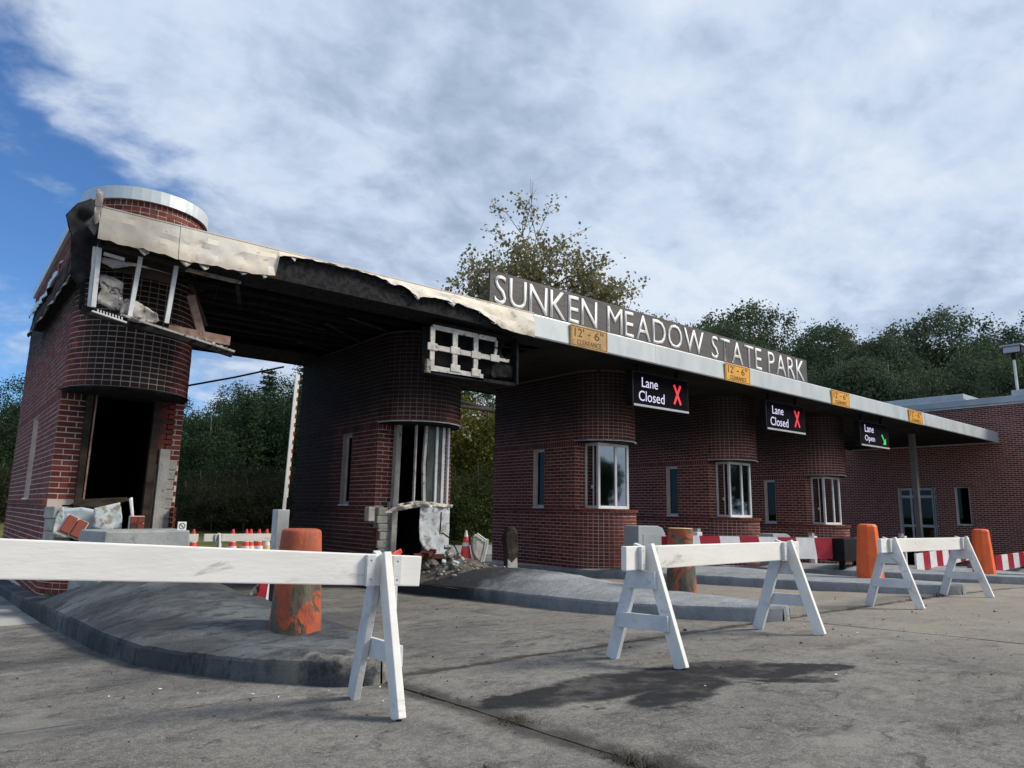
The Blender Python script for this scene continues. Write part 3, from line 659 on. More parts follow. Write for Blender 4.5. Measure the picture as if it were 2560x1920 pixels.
        sheet('broken_pane', [(X+.0, yf, z(0)), (X+.145, yf, z(0)), (X+.145, yf, z(1)), (X+.01, yf, z(1)), (X+.01, yf, z(.92)), (X+.07, yf, z(.90)), (X+.115, yf, z(.80)), (X+.10, yf, z(.70)), (X+.125, yf, z(.60)), (X+.09, yf, z(.48)), (X+.03, yf, z(.47)), (X+.015, yf, z(.56)), (X+.04, yf, z(.64)), (X+.025, yf, z(.74)), (X+.05, yf, z(.83)), (X+.0, yf, z(.88))], M['glassdirty'], bt, .008, 3, .01, seed=4)
        # torn ledge flashing, jambs, remaining pale panel
        for s_, pts in enumerate(([(962, 1283), (985, 1268), (1035, 1258), (1085, 1256), (1130, 1262), (1128, 1270), (1070, 1266), (1020, 1272), (972, 1284)],
                    [(985, 1262), (1040, 1252), (1095, 1256), (1090, 1268), (1050, 1262), (1010, 1272)])):
            sheet('torn_flashing', Q(pts, 9.48+.03*s_), M['bentsheet'] if s_ else M['burnt'], bt, .01, 5, .06, seed=11+s_, fr=9)
        sheet('torn_panel', Q([(1052, 1270), (1062, 1262), (1124, 1266), (1122, 1390), (1100, 1390), (1075, 1385), (1060, 1370), (1050, 1352), (1049, 1320)], 9.5), M['panelw'], bt, .012, 5, .03, seed=21)
        sheet('torn_panel', Q([(1100, 1278), (1125, 1268), (1118, 1392), (1098, 1394)], 9.62), M['panel'], bt, .012, 4, .02, seed=23)
        j = MB(); j.bar((X-.43, YC-.10, z0-.02), (X-.41, YC-.10, tz), .09, .10); j.build('jamb', M['cmu'], bt)
        j = MB(); j.bar((X-.50, YC-.06, z0-.02), (X-.49, YC-.06, z0+1.2), .03, .06); j.build('jamb_trim', M['bentsheet'], bt)
        j = MB()
        for k in range(9): j.box((X-.60+random.uniform(-.02, .02), YC-.04, z0+.05+k*.125), (.14+.05*random.random(), .14, .12), random.uniform(-.2, .2))
        j.build('broken_block', M['cmu'], bt, bevel=.014)
        q = MB(); c0 = PY(924, 1285, 9.85); q.box(c0, (.13, .1, .22), .3); q.build('broken_block', M['cmu'], bt, bevel=.02)
        ls = MB(); ls.b2((X-.3, YC+.05, z0), (X+.6, YC+.1, z0+.02)); ls.build('threshold', M['rubbled'], bt)

# ------------------------------------------------------------------ canopy
YF, YE = 8.40, 13.45                                   # front and rear edge
def fb(x): return 2.785-.0047*max(0, x-5)-.00035*max(0, x-10)**2*.55     # underside of the fascia
can = empty('canopy', (14.6, YF, 2.8), 'long flat canopy over the booths, its near end burnt out', 'canopy')
XE = 28.22
def strip(name, x0, x1, y0, y1, za, zb, mat, n=24, par=None):
    m_ = MB(); vs = []
    for k in range(n+1):
        x = x0+(x1-x0)*k/n; b = fb(x); vs += [(x, y0, b+za), (x, y1, b+za), (x, y1, b+zb), (x, y0, b+zb)]
    fs = [(0, 1, 2, 3), (4*n+3, 4*n+2, 4*n+1, 4*n)]
    for k in range(n):
        b = 4*k; e = b+4; fs += [(b, e, e+1, b+1), (b+1, e+1, e+2, b+2), (b+2, e+2, e+3, b+3), (b+3, e+3, e, b)]
    m_.add(vs, fs); return m_.build(name, mat, par or can)
strip('roof_deck', 1.12, XE, YF+.06, YE-.03, .24, .335, M['tar'])
strip('edge_board', 1.10, 7.25, YF+.032, YF+.058, -.01, .33, M['charboard'])
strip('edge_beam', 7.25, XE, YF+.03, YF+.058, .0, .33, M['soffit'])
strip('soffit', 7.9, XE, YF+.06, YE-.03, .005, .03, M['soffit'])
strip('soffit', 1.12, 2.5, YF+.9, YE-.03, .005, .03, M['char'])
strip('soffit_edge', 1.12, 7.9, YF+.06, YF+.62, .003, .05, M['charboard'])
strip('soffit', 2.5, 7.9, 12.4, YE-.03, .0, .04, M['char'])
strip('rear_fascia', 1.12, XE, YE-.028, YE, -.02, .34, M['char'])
for k in range(9):
    y = YF+.95+k*.42; j = MB(); x0 = 2.45+random.uniform(-.2, .3); x1 = 7.95-random.uniform(0, .5)*(k % 3)
    j.bar((x0, y, fb(x0)+.14+random.uniform(-.03, .03)), (x1, y, fb(x1)+.14), .05, .17, (0, -1, 0)); j.build('joist', M['char'], can)
for k in range(14):
    x = random.uniform(2.6, 7.4); y = random.uniform(9.2, 11.8); a = random.uniform(-.6, .6) if k % 4 else 1.2; l = random.uniform(.5, 1.3); z = fb(x)+random.uniform(-.03, .06)
    j = MB(); j.bar((x, y, z), (x+l*math.cos(a), y+l*math.sin(a), z+random.uniform(-.08, .03)), .05, .015, (0, 0, 1)); j.build('hanging_batten', M['charwood'], can)
# fascia panels
def fpanel(x0, x1, name='fascia_panel'):
    m_ = MB(); n = 6; vs = []; tl = random.uniform(-.006, .006)
    for k in range(n+1):
        x = x0+(x1-x0)*k/n; b = fb(x); y = YF+tl*(k/n-.5)+.006*mnoise.noise((x*.8, 3, 0))
        vs += [(x, y, b-.03), (x, y-.012, b-.012), (x, y, b+.33), (x, y+.004, b+.345), (x, YF+.09, b+.348), (x, YF+.03, b-.03)]
    fs = []
    for k in range(n):
        q = 6*k; e = q+6
        for a in range(5): fs.append((q+a, e+a, e+a+1, q+a+1))
        fs.append((q, q+5, e+5, e))
    fs += [tuple(range(6))[::-1], tuple(6*n+a for a in range(6))]
    m_.add(vs, fs); o = m_.build(name, M['fascia'], can)
    return o
jts = [7.20, 10.20, 16.20, 19.15, 22.2, 25.2, XE]
for a, b in zip(jts, jts[1:]): fpanel(a+.006, b-.006)
MB().b2((XE, YF, fb(XE)-.03), (XE+.012, YE, fb(XE)+.345)).build('end_flashing', M['fascia'], can)
# torn and scorched fascia at the burnt end
tear = [(1.06, .36), (1.25, .375), (1.5, .37), (1.75, .395), (2.0, .41), (2.3, .38), (2.6, .385), (2.9, .36), (2.98, .33), (3.01, .09), (3.15, .045), (3.5, .025), (4.0, .02), (4.3, .03), (4.5, .06), (4.62, .10), (4.68, .085), (4.85, .10), (5.02, .20), (5.1, .17), (5.4, .135), (5.8, .15), (6.1, .19), (6.3, .27), (6.5, .36), (6.7, .385), (7.19, .385)]
def torn(x0, x1, nm):
    m_ = MB(); vs = []; n = 0; x = x0
    xs = sorted(set([x0, x1]+[x0+k*.06 for k in range(int((x1-x0)/.06)+1)]+[t[0] for t in tear if x0 < t[0] < x1]))
    rows = 7
    for x in xs:
        h = np.interp(x, [t[0] for t in tear], [t[1] for t in tear])+.022*mnoise.noise((x*9, 0, 0))+.012*mnoise.noise((x*23, 4, 0)); zt = fb(x)+.345
        for r_ in range(rows):
            t = r_/(rows-1); z = zt-h*t; bk = (.030*abs(mnoise.noise((x*2.3+z*3, z*4, 1)))+.022*abs(mnoise.noise((x*6-z*5, z*7, 2)))-.02)*smooth(.0, .3, t)
            curl = -.022*smooth(.6, 1, t)*(.5+.5*mnoise.noise((x*2.5, 5, 0)))
            vs.append((x, YF-.006+bk+curl-.02*t, z))
    nx = len(xs); fs = [(a*rows+b, (a+1)*rows+b, (a+1)*rows+b+1, a*rows+b+1) for a in range(nx-1) for b in range(rows-1)]
    bm = bmesh.new(); V = [bm.verts.new(v) for v in vs]; [bm.faces.new([V[q] for q in f]) for f in fs]
    thicken(bm, Vector((0, .006, 0)))
    off = wloc(can)
    for v in bm.verts: v.co -= off
    me = bpy.data.meshes.new(nm); bm.to_mesh(me); bm.free(); me.materials.append(M['burnt']); me.shade_smooth(); me.set_sharp_from_angle(angle=rad(9))
    o = bpy.data.objects.new(nm, me); COL.objects.link(o); o.parent = can; return tag(o, 'scorched and torn metal fascia panel')
torn(1.06, 1.86, 'torn_fascia'); torn(1.866, 3.6, 'torn_fascia'); torn(3.606, 7.19, 'torn_fascia')
strip('drip_strip', 1.08, 7.2, YF-.01, YF+.12, .348, .362, M['burnt'])
for q in range(12):
    x = (1.5, 1.95, 2.15, 2.6, 2.85, 4.6, 5.0, 5.6, 6.1, 6.4, 6.75, 3.2)[q]; h_ = np.interp(x, [t[0] for t in tear], [t[1] for t in tear]); z = fb(x)+.345-h_+.02; a = random.uniform(.04, .10); l = random.uniform(.03, .10)
    sheet('metal_scrap', [(x-a, YF-.02, z), (x+a, YF-.02, z-.005), (x+a*random.uniform(.2, .9), YF-.045, z-l*.6), (x+random.uniform(-.5, .4)*a, YF-.05, z-l), (x-a*.7, YF-.035, z-l*.4)], M['burnt' if q % 3 else 'bentsheet'], can, .004, 3, .03, seed=90+q, fr=8)
for q in range(9):
    x = random.uniform(2.2, 7.3); y = random.uniform(8.7, 10.8); z = fb(x)+.02; l = random.uniform(.1, .4); dx = random.uniform(-.15, .15)
    MB().tube([(x, y, z+.1), (x+dx*.3, y, z-l*.4), (x+dx, y+.05, z-l)], .006, 5).build('hanging_wire', M['char'], can)
# ripped roofing felt and side fascia at the corner
Qx = lambda pts, Y: [PY(x, y, Y) for x, y in pts]
sheet('felt_flap', Qx([(163, 540), (195, 505), (232, 490), (243, 515), (240, 560), (222, 600), (205, 650), (180, 600), (178, 565)], 9.0), M['tar'], can, .02, 5, .12, seed=31)
sheet('felt_flap', Qx([(178, 590), (225, 540), (245, 600), (238, 660), (200, 720), (175, 690)], 8.7), M['tar'], can, .02, 5, .1, seed=33)
sheet('bent_metal', Qx([(233, 545), (241, 495), (243, 468), (260, 482), (254, 520), (250, 552), (238, 565)], 8.38), M['sootsheet'], can, .008, 5, .05, seed=35)
sheet('bent_metal', Qx([(214, 560), (232, 540), (246, 535), (246, 575), (236, 590)], 8.45), M['sootsheet'], can, .008, 5, .05, seed=37)
# side fascia along the end wall, sagging off the brick
def side_piece(name, y0, y1, za0, zb0, za1, zb1, mat, xo, seed):
    sheet(name, [(BX[0]-R-xo, y0, za0), (BX[0]-R-xo-.06, y1, za1), (BX[0]-R-xo-.02, y1, zb1), (BX[0]-R-xo+.02, y0, zb0)], mat, can, .012, 5, .035, (1, 0, 0), seed)
side_piece('side_fascia', 9.9, 13.3, 2.66, 3.02, 2.62, 3.0, M['charwood'], .10, 41)
side_piece('side_trim', 9.6, 13.35, 2.60, 2.66, 2.56, 2.62, M['bentsheet'], .13, 43)
sheet('side_cap', [(BX[0]-R-.14, 10.0, 3.02), (BX[0]-R-.13, 11.4, 3.05), (BX[0]-R-.15, 12.6, 3.02), (BX[0]-R-.18, 13.35, 2.98), (BX[0]-R-.19, 13.35, 2.86), (BX[0]-R-.15, 12.6, 2.92), (BX[0]-R-.15, 11.6, 2.90), (BX[0]-R-.16, 10.7, 2.98)], M['coping'], can, .006, 5, .04, (1, 0, 0), 45)
MB().b2((1.10, YF+.06, 2.74), (1.14, 9.6, 3.1)).build('side_board', M['char'], can)
strip('side_soffit', .98, 1.14, 9.4, 13.4, -.1, -.05, M['char'])
j = MB(); a, b = PY(185, 670, 8.9), PY(215, 620, 8.9); j.bar(a, b, .06, .05); j.build('broken_rafter', M['rust'], can)
# roof sign letters on a dark board
sg = empty('roof_sign', (11.1, YF+.1, 3.15), 'long dark roof sign reading SUNKEN MEADOW STATE PARK in white letters', 'sign')
def zt(x): return fb(x)+.35
x0, x1 = 6.38, 15.86; m_ = MB(); vs = []
nb = 6
for q in range(nb):
    xa_, xb_ = x0+(x1-x0)*q/nb+.002, x0+(x1-x0)*(q+1)/nb-.002; m_ = MB(); y = YF+.10
    m_.add([(xa_, y, zt(xa_)+.005), (xb_, y, zt(xb_)+.005), (xb_, y, zt(xb_)+.575), (xa_, y, zt(xa_)+.575), (xa_, y+.04, zt(xa_)+.005), (xb_, y+.04, zt(xb_)+.005), (xb_, y+.04, zt(xb_)+.575), (xa_, y+.04, zt(xa_)+.575)],
           [(0, 1, 2, 3), (5, 4, 7, 6), (4, 0, 3, 7), (1, 5, 6, 2), (3, 2, 6, 7), (4, 5, 1, 0)])
    m_.build('board', M['signboard'], sg)
for q in range(6):
    xx = x0+.4+q*1.75; MB().bar((xx, YF+.16, zt(xx)), (xx, YF+.16, zt(xx)+.5), .04, .04).bar((xx, YF+.16, zt(xx)+.45), (xx, YF+.6, zt(xx)), .03, .03, (1, 0, 0)).build('prop', M['dark'], sg)
words = ['SUNKEN', 'MEADOW', 'STATE', 'PARK']; gap, wgap = .075, .30; tot = 0; lets = []
for wi, wd in enumerate(words):
    for ch in wd: me, a, b = text_mesh(ch, .475, .008, thin=-.002); lets.append((me, a)); tot += a+gap
    lets.append((None, wgap)); tot += wgap-gap
kx = (x1-x0-.17)/(tot-wgap+gap); x = x0+.09
for me, a in lets:
    if me is None: x += (a-gap)*kx; continue
    sl_ = (zt(x+a*kx)-zt(x))/(a*kx)
    for v in me.vertices: v.co.x *= kx; v.co.z += v.co.x*sl_
    put('letter', me, M['letter'], (x, YF+.098, zt(x)+.05), sg); x += (a+gap)*kx
# clearance signs on the fascia
for q, (xa_, lab) in enumerate(((7.99, "scorched tan 12'-6\" clearance plate on the fascia beside the scorched metal"), (12.36, "yellow 12'-6\" clearance plate below the word STATE of the roof sign"), (16.73, "yellow 12'-6\" clearance plate on the fascia just past the roof sign"), (21.08, "yellow 12'-6\" clearance plate on the fascia close to the brick building"))):
    xb_ = xa_+.89; zc = fb(xa_+.45)+.145; old = q == 0
    sgn = empty('clearance_sign', (xa_, YF-.03, zc), lab, 'sign', 'clearance plates along the fascia'); hh = .185
    sp = (fb(xb_)-fb(xa_))/.89
    def pl(name, u0, u1, v0, v1, y0, y1, mat):
        vs = [(xa_+u, y, zc+(u-.445)*sp+v) for y in (y0, y1) for u, v in ((u0, v0), (u1, v0), (u1, v1), (u0, v1))]
        b_ = MB(); b_.add(vs, [(0, 1, 2, 3), (5, 4, 7, 6), (4, 0, 3, 7), (1, 5, 6, 2), (3, 2, 6, 7), (4, 5, 1, 0)]); return b_.build(name, mat, sgn, bevel=.003)
    yy = YF-.034; pl('plate', 0, .89, -hh, hh, yy, YF-.016, M['yellowold' if old else 'yellow']); kb = M['blackold' if old else 'black']
    bd = MB()
    for u0, u1, v0, v1 in ((.02, .87, hh-.03, hh-.02), (.02, .87, -hh+.02, -hh+.03), (.02, .03, -hh+.03, hh-.03), (.86, .87, -hh+.03, hh-.03)):
        bd.add([(xa_+u, yy-.002, zc+(u-.445)*sp+v) for u, v in ((u0, v0), (u1, v0), (u1, v1), (u0, v1))], [(0, 1, 2, 3)])
    bd.build('border', kb, sgn)
    for t, u, v, h, wx in (("12'", .09, -.01, .15, .22), ('-', .40, .045, .022, .07), ('6"', .56, -.01, .15, .22), ('CLEARANCE', .15, -.14, .085, .58)):
        me, a, b = text_mesh(t, h, .002, wx)
        for v_ in me.vertices: v_.co.z += v_.co.x*sp
        put('lettering', me, M['black'] if (h > .09 or not old) else M['blackold'], (xa_+u, yy-.001, zc+(u-.445)*sp+v), sgn)

# ------------------------------------------------------------------ lane signs under the canopy
def led_sign(xl_, zb, lines, sym, label):
    Y = 8.66; wd, hh = 1.66, .66
    s = empty('lane_sign', (xl_, Y, zb), label, 'LED sign', 'LED lane signs under the canopy')
    MB().b2((xl_, Y, zb), (xl_+wd, Y+.16, zb+hh)).build('housing', M['dark'], s, bevel=.008)
    MB().b2((xl_+.05, Y-.006, zb+.045), (xl_+wd-.03, Y-.001, zb+hh-.03)).build('screen', M['ledscreen'], s)
    st = MB(); st.b2((xl_+.03, Y-.012, zb-.004), (xl_+wd-.01, Y-.001, zb+.036)); st.build('name_strip', M['stoneband'], s)
    for t, u, wx in (('DAKTRONICS', .70, .34), ('GALAXY', 1.40, .22)):
        me, a, b = text_mesh(t, .026, .001, wx); put('lettering', me, M['letter'], (xl_+u, Y-.0125, zb+.003), s)
    for u in (.25, wd-.25): MB().b2((xl_+u-.03, Y+.05, zb+hh), (xl_+u+.03, Y+.11, fb(xl_)+.03)).build('hanger', M['dark'], s)
    for t, u, v, h, wx in lines:
        me, a, b = text_mesh(t, h, .002, wx); put('lettering', me, M['ledw'], (xl_+u, Y-.0065, zb+v), s)
    x_, z_ = xl_+1.30, zb+.33
    m_ = MB()
    if sym == 'x':
        for a, b in (((-.10, -.19), (.10, .19)), ((-.10, .19), (.10, -.19))): m_.bar((x_+a[0], Y-.010-.002*(a[1] > 0), z_+a[1]), (x_+b[0], Y-.010-.002*(a[1] > 0), z_+b[1]), .055, .004)
        m_.build('red_cross', M['ledr'], s)
    else:
        zz = z_-.12; P = lambda u, v: (x_+u+.05, Y-.009, zz+v)
        m_.bar(P(-.12, .15), P(.02, -.03), .05, .004); m_.add([P(.10, -.11), P(.10, .07), P(-.08, -.11)], [(0, 1, 2)]); m_.build('green_arrow', M['ledg'], s)
closed = [('Lane', .26, .365, .185, .46), ('Closed', .17, .10, .195, .74)]
led_sign(9.84, 1.955, closed, 'x', 'lit LED sign reading Lane Closed below the words MEADOW on the roof')
led_sign(14.27, 1.895, closed, 'x', 'lit LED sign reading Lane Closed between the second and third yellow plates')
led_sign(18.70, 1.85, [('Lane', .26, .37, .19, .50), ('Open', .24, .09, .20, .56)], 'a', 'lit LED sign reading Lane Open with a green arrow')
# burnt-out lane sign at the end booth
bs = empty('burnt_lane_sign', PY(400, 760, 8.6), 'burnt-out lane sign frame hanging before the gutted end booth', 'sign frame')
Pb = lambda x, y, o=0: PY(x, y, 8.6)+Vector((0, o, 0))
def bb(nm, a, b, wd, th, mat, o=0): MB().bar(Pb(*a, o), Pb(*b, o), wd, th).build(nm, M[mat], bs)
bb('upright', (249, 612), (233, 768), .045, .05, 'white2'); bb('upright', (240, 614), (226, 765), .04, .05, 'alu', .06)
bb('upright', (352, 640), (324, 792), .045, .04, 'white2'); bb('upright', (441, 665), (416, 808), .045, .04, 'white2')
bb('top_rail', (243, 610), (470, 668), .05, .06, 'charwood'); bb('top_rail', (470, 668), (608, 702), .035, .05, 'bentsheet', .1)
bb('back_plate', (255, 640), (450, 690), .17, .02, 'charwood', .14)
bb('bottom_rail', (205, 770), (400, 825), .09, .05, 'char', .06); bb('bottom_rail', (400, 825), (584, 884), .07, .05, 'char', .06)
bb('bottom_edge', (228, 779), (315, 808), .014, .04, 'white2', -.03); bb('bottom_edge', (300, 788), (584, 880), .022, .03, 'bentsheet', -.03)
for q in range(9): bb('slot_tooth', (243+q*7.5, 775+q*2.4), (243.5+q*7.5, 786+q*2.4), .010, .02, 'white2', -.035)
bb('left_post', (215, 640), (207, 770), .05, .05, 'char', .1)
bb('steel_angle', (432, 815), (588, 846), .11, .03, 'rust', .2); bb('steel_brace', (495, 725), (521, 820), .09, .04, 'rust', .3); bb('steel_brace', (500, 690), (540, 800), .05, .04, 'charwood', .4)
bb('tube_light', (260, 633), (312, 648), .035, .03, 'white2', .02)
sheet('hanging_sheet', [Pb(*p) for p in ((252, 640), (345, 660), (440, 690), (400, 676), (330, 665), (295, 662), (283, 671), (268, 658), (254, 655))], M['bentsheet'], bs, .006, 4, .04, seed=51)
sheet('crumpled_sheet', [Pb(*p, .05) for p in ((246, 690), (252, 680), (290, 690), (312, 706), (298, 718), (306, 735), (300, 762), (306, 775), (286, 772), (262, 760), (244, 752), (247, 735), (256, 720))], M['bentsheet'], bs, .004, 5, .045, seed=53, fr=7)
sheet('crumpled_sheet', [Pb(*p, .03) for p in ((300, 790), (303, 755), (318, 745), (345, 752), (370, 768), (395, 784), (400, 800), (392, 806), (345, 806), (315, 798))], M['bentsheet'], bs, .004, 5, .05, seed=55, fr=7)
for q in range(26):
    t = random.random(); px = (330+250*t, 795+86*t-5-4*random.random()); s_ = random.uniform(.012, .04)
    if q < 10: MB().box(Pb(*px, random.uniform(-.05, .05)), (s_*1.8, s_, s_*.7), random.random()*3).build('ash_flake', M['bentsheet' if q % 2 else 'rubble'], bs, bevel=s_*.1)
# second burnt sign: a white grid frame
bs2 = empty('burnt_lane_sign', PY(1180, 900, 8.6), 'burnt-out lane sign with white grid frame before the blown out booth', 'sign frame')
bs = bs2
for a, b, wd in (((1082, 817), (1079, 922), .075), ((1138, 830), (1136, 924), .085), ((1190, 842), (1188, 935), .08), ((1241, 852), (1240, 868), .04), ((1240, 872), (1235, 902), .045)): bb('upright', a, b, wd, .025, 'ashwhite')
for a, b, wd in (((1082, 817), (1240, 850), .07), ((1080, 867), (1240, 897), .075), ((1240, 897), (1272, 903), .05), ((1066, 919), (1207, 944), .10)): bb('cross_rail', a, b, wd, .028, 'ashwhite', .004)
for a in ((1080, 867), (1137, 877), (1189, 888), (1236, 896), (1137, 921), (1189, 932)):
    c_ = Pb(*a, -.012); m_ = MB(); m_.box(c_, (.17, .02, .11)); m_.build('corner_plate', M['ashwhite'], bs, bevel=.008)
bb('clamp', (1069, 899), (1067, 932), .07, .06, 'rubble', -.02)
bb('box_edge', (1292, 850), (1291, 962), .04, .15, 'char', .05); bb('box_edge', (1070, 930), (1291, 962), .05, .2, 'char', .09); bb('box_edge', (1085, 808), (1292, 848), .04, .15, 'char', .08)
bb('box_back', (1180, 825), (1180, 950), 1.5, .01, 'char', .22)
sheet('torn_face', [Pb(*p, .02) for p in ((1236, 905), (1240, 880), (1251, 870), (1248, 900), (1262, 912), (1285, 915), (1283, 945), (1245, 942), (1238, 945), (1230, 940))], M['char'], bs, .006, 4, .05, seed=61)
sheet('torn_face', [Pb(*p, .06) for p in ((1246, 925), (1252, 908), (1270, 910), (1272, 940), (1248, 940))], M['bentsheet'], bs, .006, 4, .05, seed=63)
# ------------------------------------------------------------------ brick building at the end of the row
BW = 28.3
bl = empty('brick_building', (BW, 8, gz(BW, 8)), 'long red brick building with grey roof edge closing the row of booths', 'building')
zb = gz(BW, 9)-.1; zt_ = 3.95; L = []
nk = int((zt_-zb)/CH); door = (10.55, 11.85, zb, 1.12); win = (9.46, 9.92, -.22, 1.13)
op = [(door[0]-2, door[1]-2, -9, door[3]), (win[0]-2, win[1]-2, win[2], win[3])]
run_wall(L, (BW, 2), (BW, 24), math.pi, zb, 0, nk, op)
lay(bl, L, 0, 300)
c = MB(); e = .004
for y0, y1, z0, z1 in ((2, win[0], zb, zt_), (win[0], win[1], zb, win[2]), (win[0], win[1], win[3], zt_), (win[1], door[0], zb, zt_), (door[0], door[1], door[3], zt_), (door[1], 24, zb, zt_)): c.b2((BW+e, y0, z0), (BW+.3, y1, z1))
c.b2((BW+.3, 1.9, zb), (BW+12, 2.2, zt_)); c.b2((BW+.3, 23.8, zb), (BW+12, 24.1, zt_)); c.build('mortar_core', BR[0][2], bl)
MB().b2((BW-.10, 1.8, zt_), (BW+12.2, 24.2, zt_+.22)).build('coping', M['stoneband'], bl, bevel=.01)
MB().b2((BW-.05, 1.9, zt_-.07), (BW, 24.1, zt_-.002)).build('drip_edge', M['white2'], bl)
f = MB(); y0, y1, z0, z1 = win; xw = BW+.06; t = .05
for a, b in (((xw, y0, z0), (xw+.06, y0+t, z1)), ((xw, y1-t, z0), (xw+.06, y1, z1)), ((xw, y0+t, z0), (xw+.06, y1-t, z0+t)), ((xw, y0+t, z1-t), (xw+.06, y1-t, z1))): f.b2(a, b)
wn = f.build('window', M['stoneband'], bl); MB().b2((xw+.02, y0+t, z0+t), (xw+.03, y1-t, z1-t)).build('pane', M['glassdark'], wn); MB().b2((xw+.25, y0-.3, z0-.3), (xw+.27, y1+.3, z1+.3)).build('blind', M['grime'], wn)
y0, y1, z0, z1 = door; f = MB(); xw = BW+.12; t = .07; ym = 11.45
for yy in (y0+t/2+.12, 10.66+.0, ym, y1-t/2): f.b2((xw, yy-t/2, z0), (xw+.06, yy+t/2, z1))
for zz in (z1-.06, .78, -.28, z0+.15): f.b2((xw+.002, y0, zz-.045), (xw+.058, y1, zz+.045))
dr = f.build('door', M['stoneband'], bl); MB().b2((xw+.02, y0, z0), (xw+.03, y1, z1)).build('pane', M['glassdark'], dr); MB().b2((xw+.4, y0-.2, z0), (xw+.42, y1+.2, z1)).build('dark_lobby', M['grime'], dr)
MB().b2((xw-.05, ym-.3, -.32), (xw-.02, ym-.12, -.29)).build('handle', M['alu'], dr)
MB().b2((BW+.9, 9.6, zt_+.22), (BW+9, 13.6, zt_+.42)).b2((BW+1.0, 9.7, zt_+.42), (BW+8.9, 13.5, zt_+.62)).build('roof_unit', M['stoneband'], bl, bevel=.02)
MB().b2((BW+1.4, 4.2, zt_+.22), (BW+8, 8.3, zt_+.62)).build('roof_unit', M['stoneband'], bl, bevel=.02)
fl = empty('floodlight', (30, 8.17, zt_+.2), 'square floodlight on a short mast on the brick building roof', 'floodlight')
MB().tube([(30, 8.17, zt_+.15), (30, 8.19, 5.75)], .045, 10).build('mast', M['alu'], fl); MB().tube([(30, 8.19, 5.72), (30, 8.19, 5.95)], .07, 10).build('knuckle', M['dark'], fl)
MB().b2((29.88, 7.90, 5.95), (30.25, 8.50, 6.22)).build('head', M['dark'], fl, bevel=.01); MB().b2((29.80, 7.86, 6.22), (30.3, 8.54, 6.27)).build('visor', M['stoneband'], fl)
lens = MB().b2((29.865, 7.94, 5.98), (29.879, 8.46, 6.20)).build('lens', M['stoneband'], fl)
for q in range(3): MB().b2((29.858, 7.94, 6.03+q*.05), (29.866, 8.46, 6.04+q*.05)).build('louvre', M['redwhite'], lens)
col_ = empty('canopy_column', (24.3, 9.62, gz(24.3, 9.6)), 'grey steel column holding the canopy in front of the glass door', 'column')
MB().b2((24.22, 9.54, gz(24.3, 9.6)+.02), (24.38, 9.70, fb(24.3)+.02)).build('shaft', M['colpaint'], col_, bevel=.01); MB().b2((24.12, 9.44, gz(24.3, 9.6)-.02), (24.48, 9.8, gz(24.3, 9.6)+.03)).build('base_plate', M['cab'], col_)

# ------------------------------------------------------------------ white sawhorse barricades
def barricade(center, ang, span, rail, label, h=.735, braces=(1, 1), mats=('white', 'white2'), rh=.15, lift=0.0):
    """center: ground point; rail along local x; A-frames at +-span/2; rail from rail[0] to rail[1]"""
    o = empty('barricade', center, label, 'barricade', 'white sawhorse barricades across the lanes'); o.rotation_euler = (0, 0, 0)
    Rm = Matrix.Rotation(ang, 3, 'Z'); C = Vector(center)
    def W(x, y, z):
        p = Rm@Vector((x, y, 0))+C; return Vector((p.x, p.y, gz(p.x, p.y)+z+(lift*(.5-x/span) if z > .6 else 0)))
    RX = Rm@Vector((1, 0, 0)); RY = Rm@Vector((0, 1, 0))
    m_ = MB(); a, b = W(rail[0], 0, h-rh/2), W(rail[1], 0, h-rh/2); m_.bar(a, b, .042, rh, Vector((0, 0, 1))); m_.build('rail', M[mats[0]], o, bevel=.006)
    for q, sx in enumerate((-span/2, span/2)):
        off = .045
        for sd in (-1, 1):
            top = W(sx+off*.0, sd*.028, h+.004); ft = W(sx, sd*.27, 0); m_ = MB()
            m_.bar(ft, top, .088, .038, RX); m_.build('leg', M[mats[1] if sd > 0 else mats[0]], o, bevel=.004)
        fx = -1 if braces[q] < 0 else 1
        for z, wd, yw in ((.26, .095, .40), (.52, .11, .22)):
            m_ = MB(); m_.bar(W(sx+fx*.032, -yw/2, z), W(sx+fx*.032, yw/2, z), wd, .022, RX); m_.build('brace', M[mats[1]], o, bevel=.003)
        for u in (-.075, .065):
            for sd in (-1, 1):
                m_ = MB(); m_.bar(W(sx+u, sd*.036, h-rh+.002), W(sx+u, sd*.036, h-.003), .045, .028, RY); ce = m_.build('cleat', M[mats[1]], o, bevel=.003)
                if sd < 0:
                    nb_ = MB()
                    for zz in (h-rh+.03, h-.03): c_ = W(sx+u, sd*.0505, zz); nb_.tube([c_, c_+RY*.004], .0055, 6)
                    nb_.build('nail', M['rust'], ce)
    return o
f1, f2 = PG(1010, 1788), PG(868, 1752); mid = (f1+f2)/2; ang = rad(-5); sp = 1.95
cx = mid-Vector((math.cos(ang), math.sin(ang), 0))*sp/2; cx.z = gz(cx.x, cx.y)
barricade(cx, ang, sp, (-1.35, sp/2+.21), 'white sawhorse barricade in front of the stump bollard with flaking orange paint', lift=.115, h=.722)
g1, g2 = PG(1700, 1673), PG(1535, 1645); k1, k2 = PG(2040, 1587), PG(1905, 1573); A, B = (g1+g2)/2, (k1+k2)/2
print('B2', A, B, (B-A).length, f1, f2)
cx = (A+B)/2; cx.z = gz(cx.x, cx.y); ang = math.atan2(B.y-A.y, B.x-A.x); sp = (B-A).length
barricade(cx, ang, sp, (-sp/2-.22, sp/2+.24), 'white sawhorse barricade in front of the bare cut log bollard', braces=(-1, 1))
g1, g2 = PG(2283, 1521), PG(2190, 1516); k1, k2 = PG(2457, 1491), PG(2375, 1490); A, B = (g1+g2)/2, (k1+k2)/2
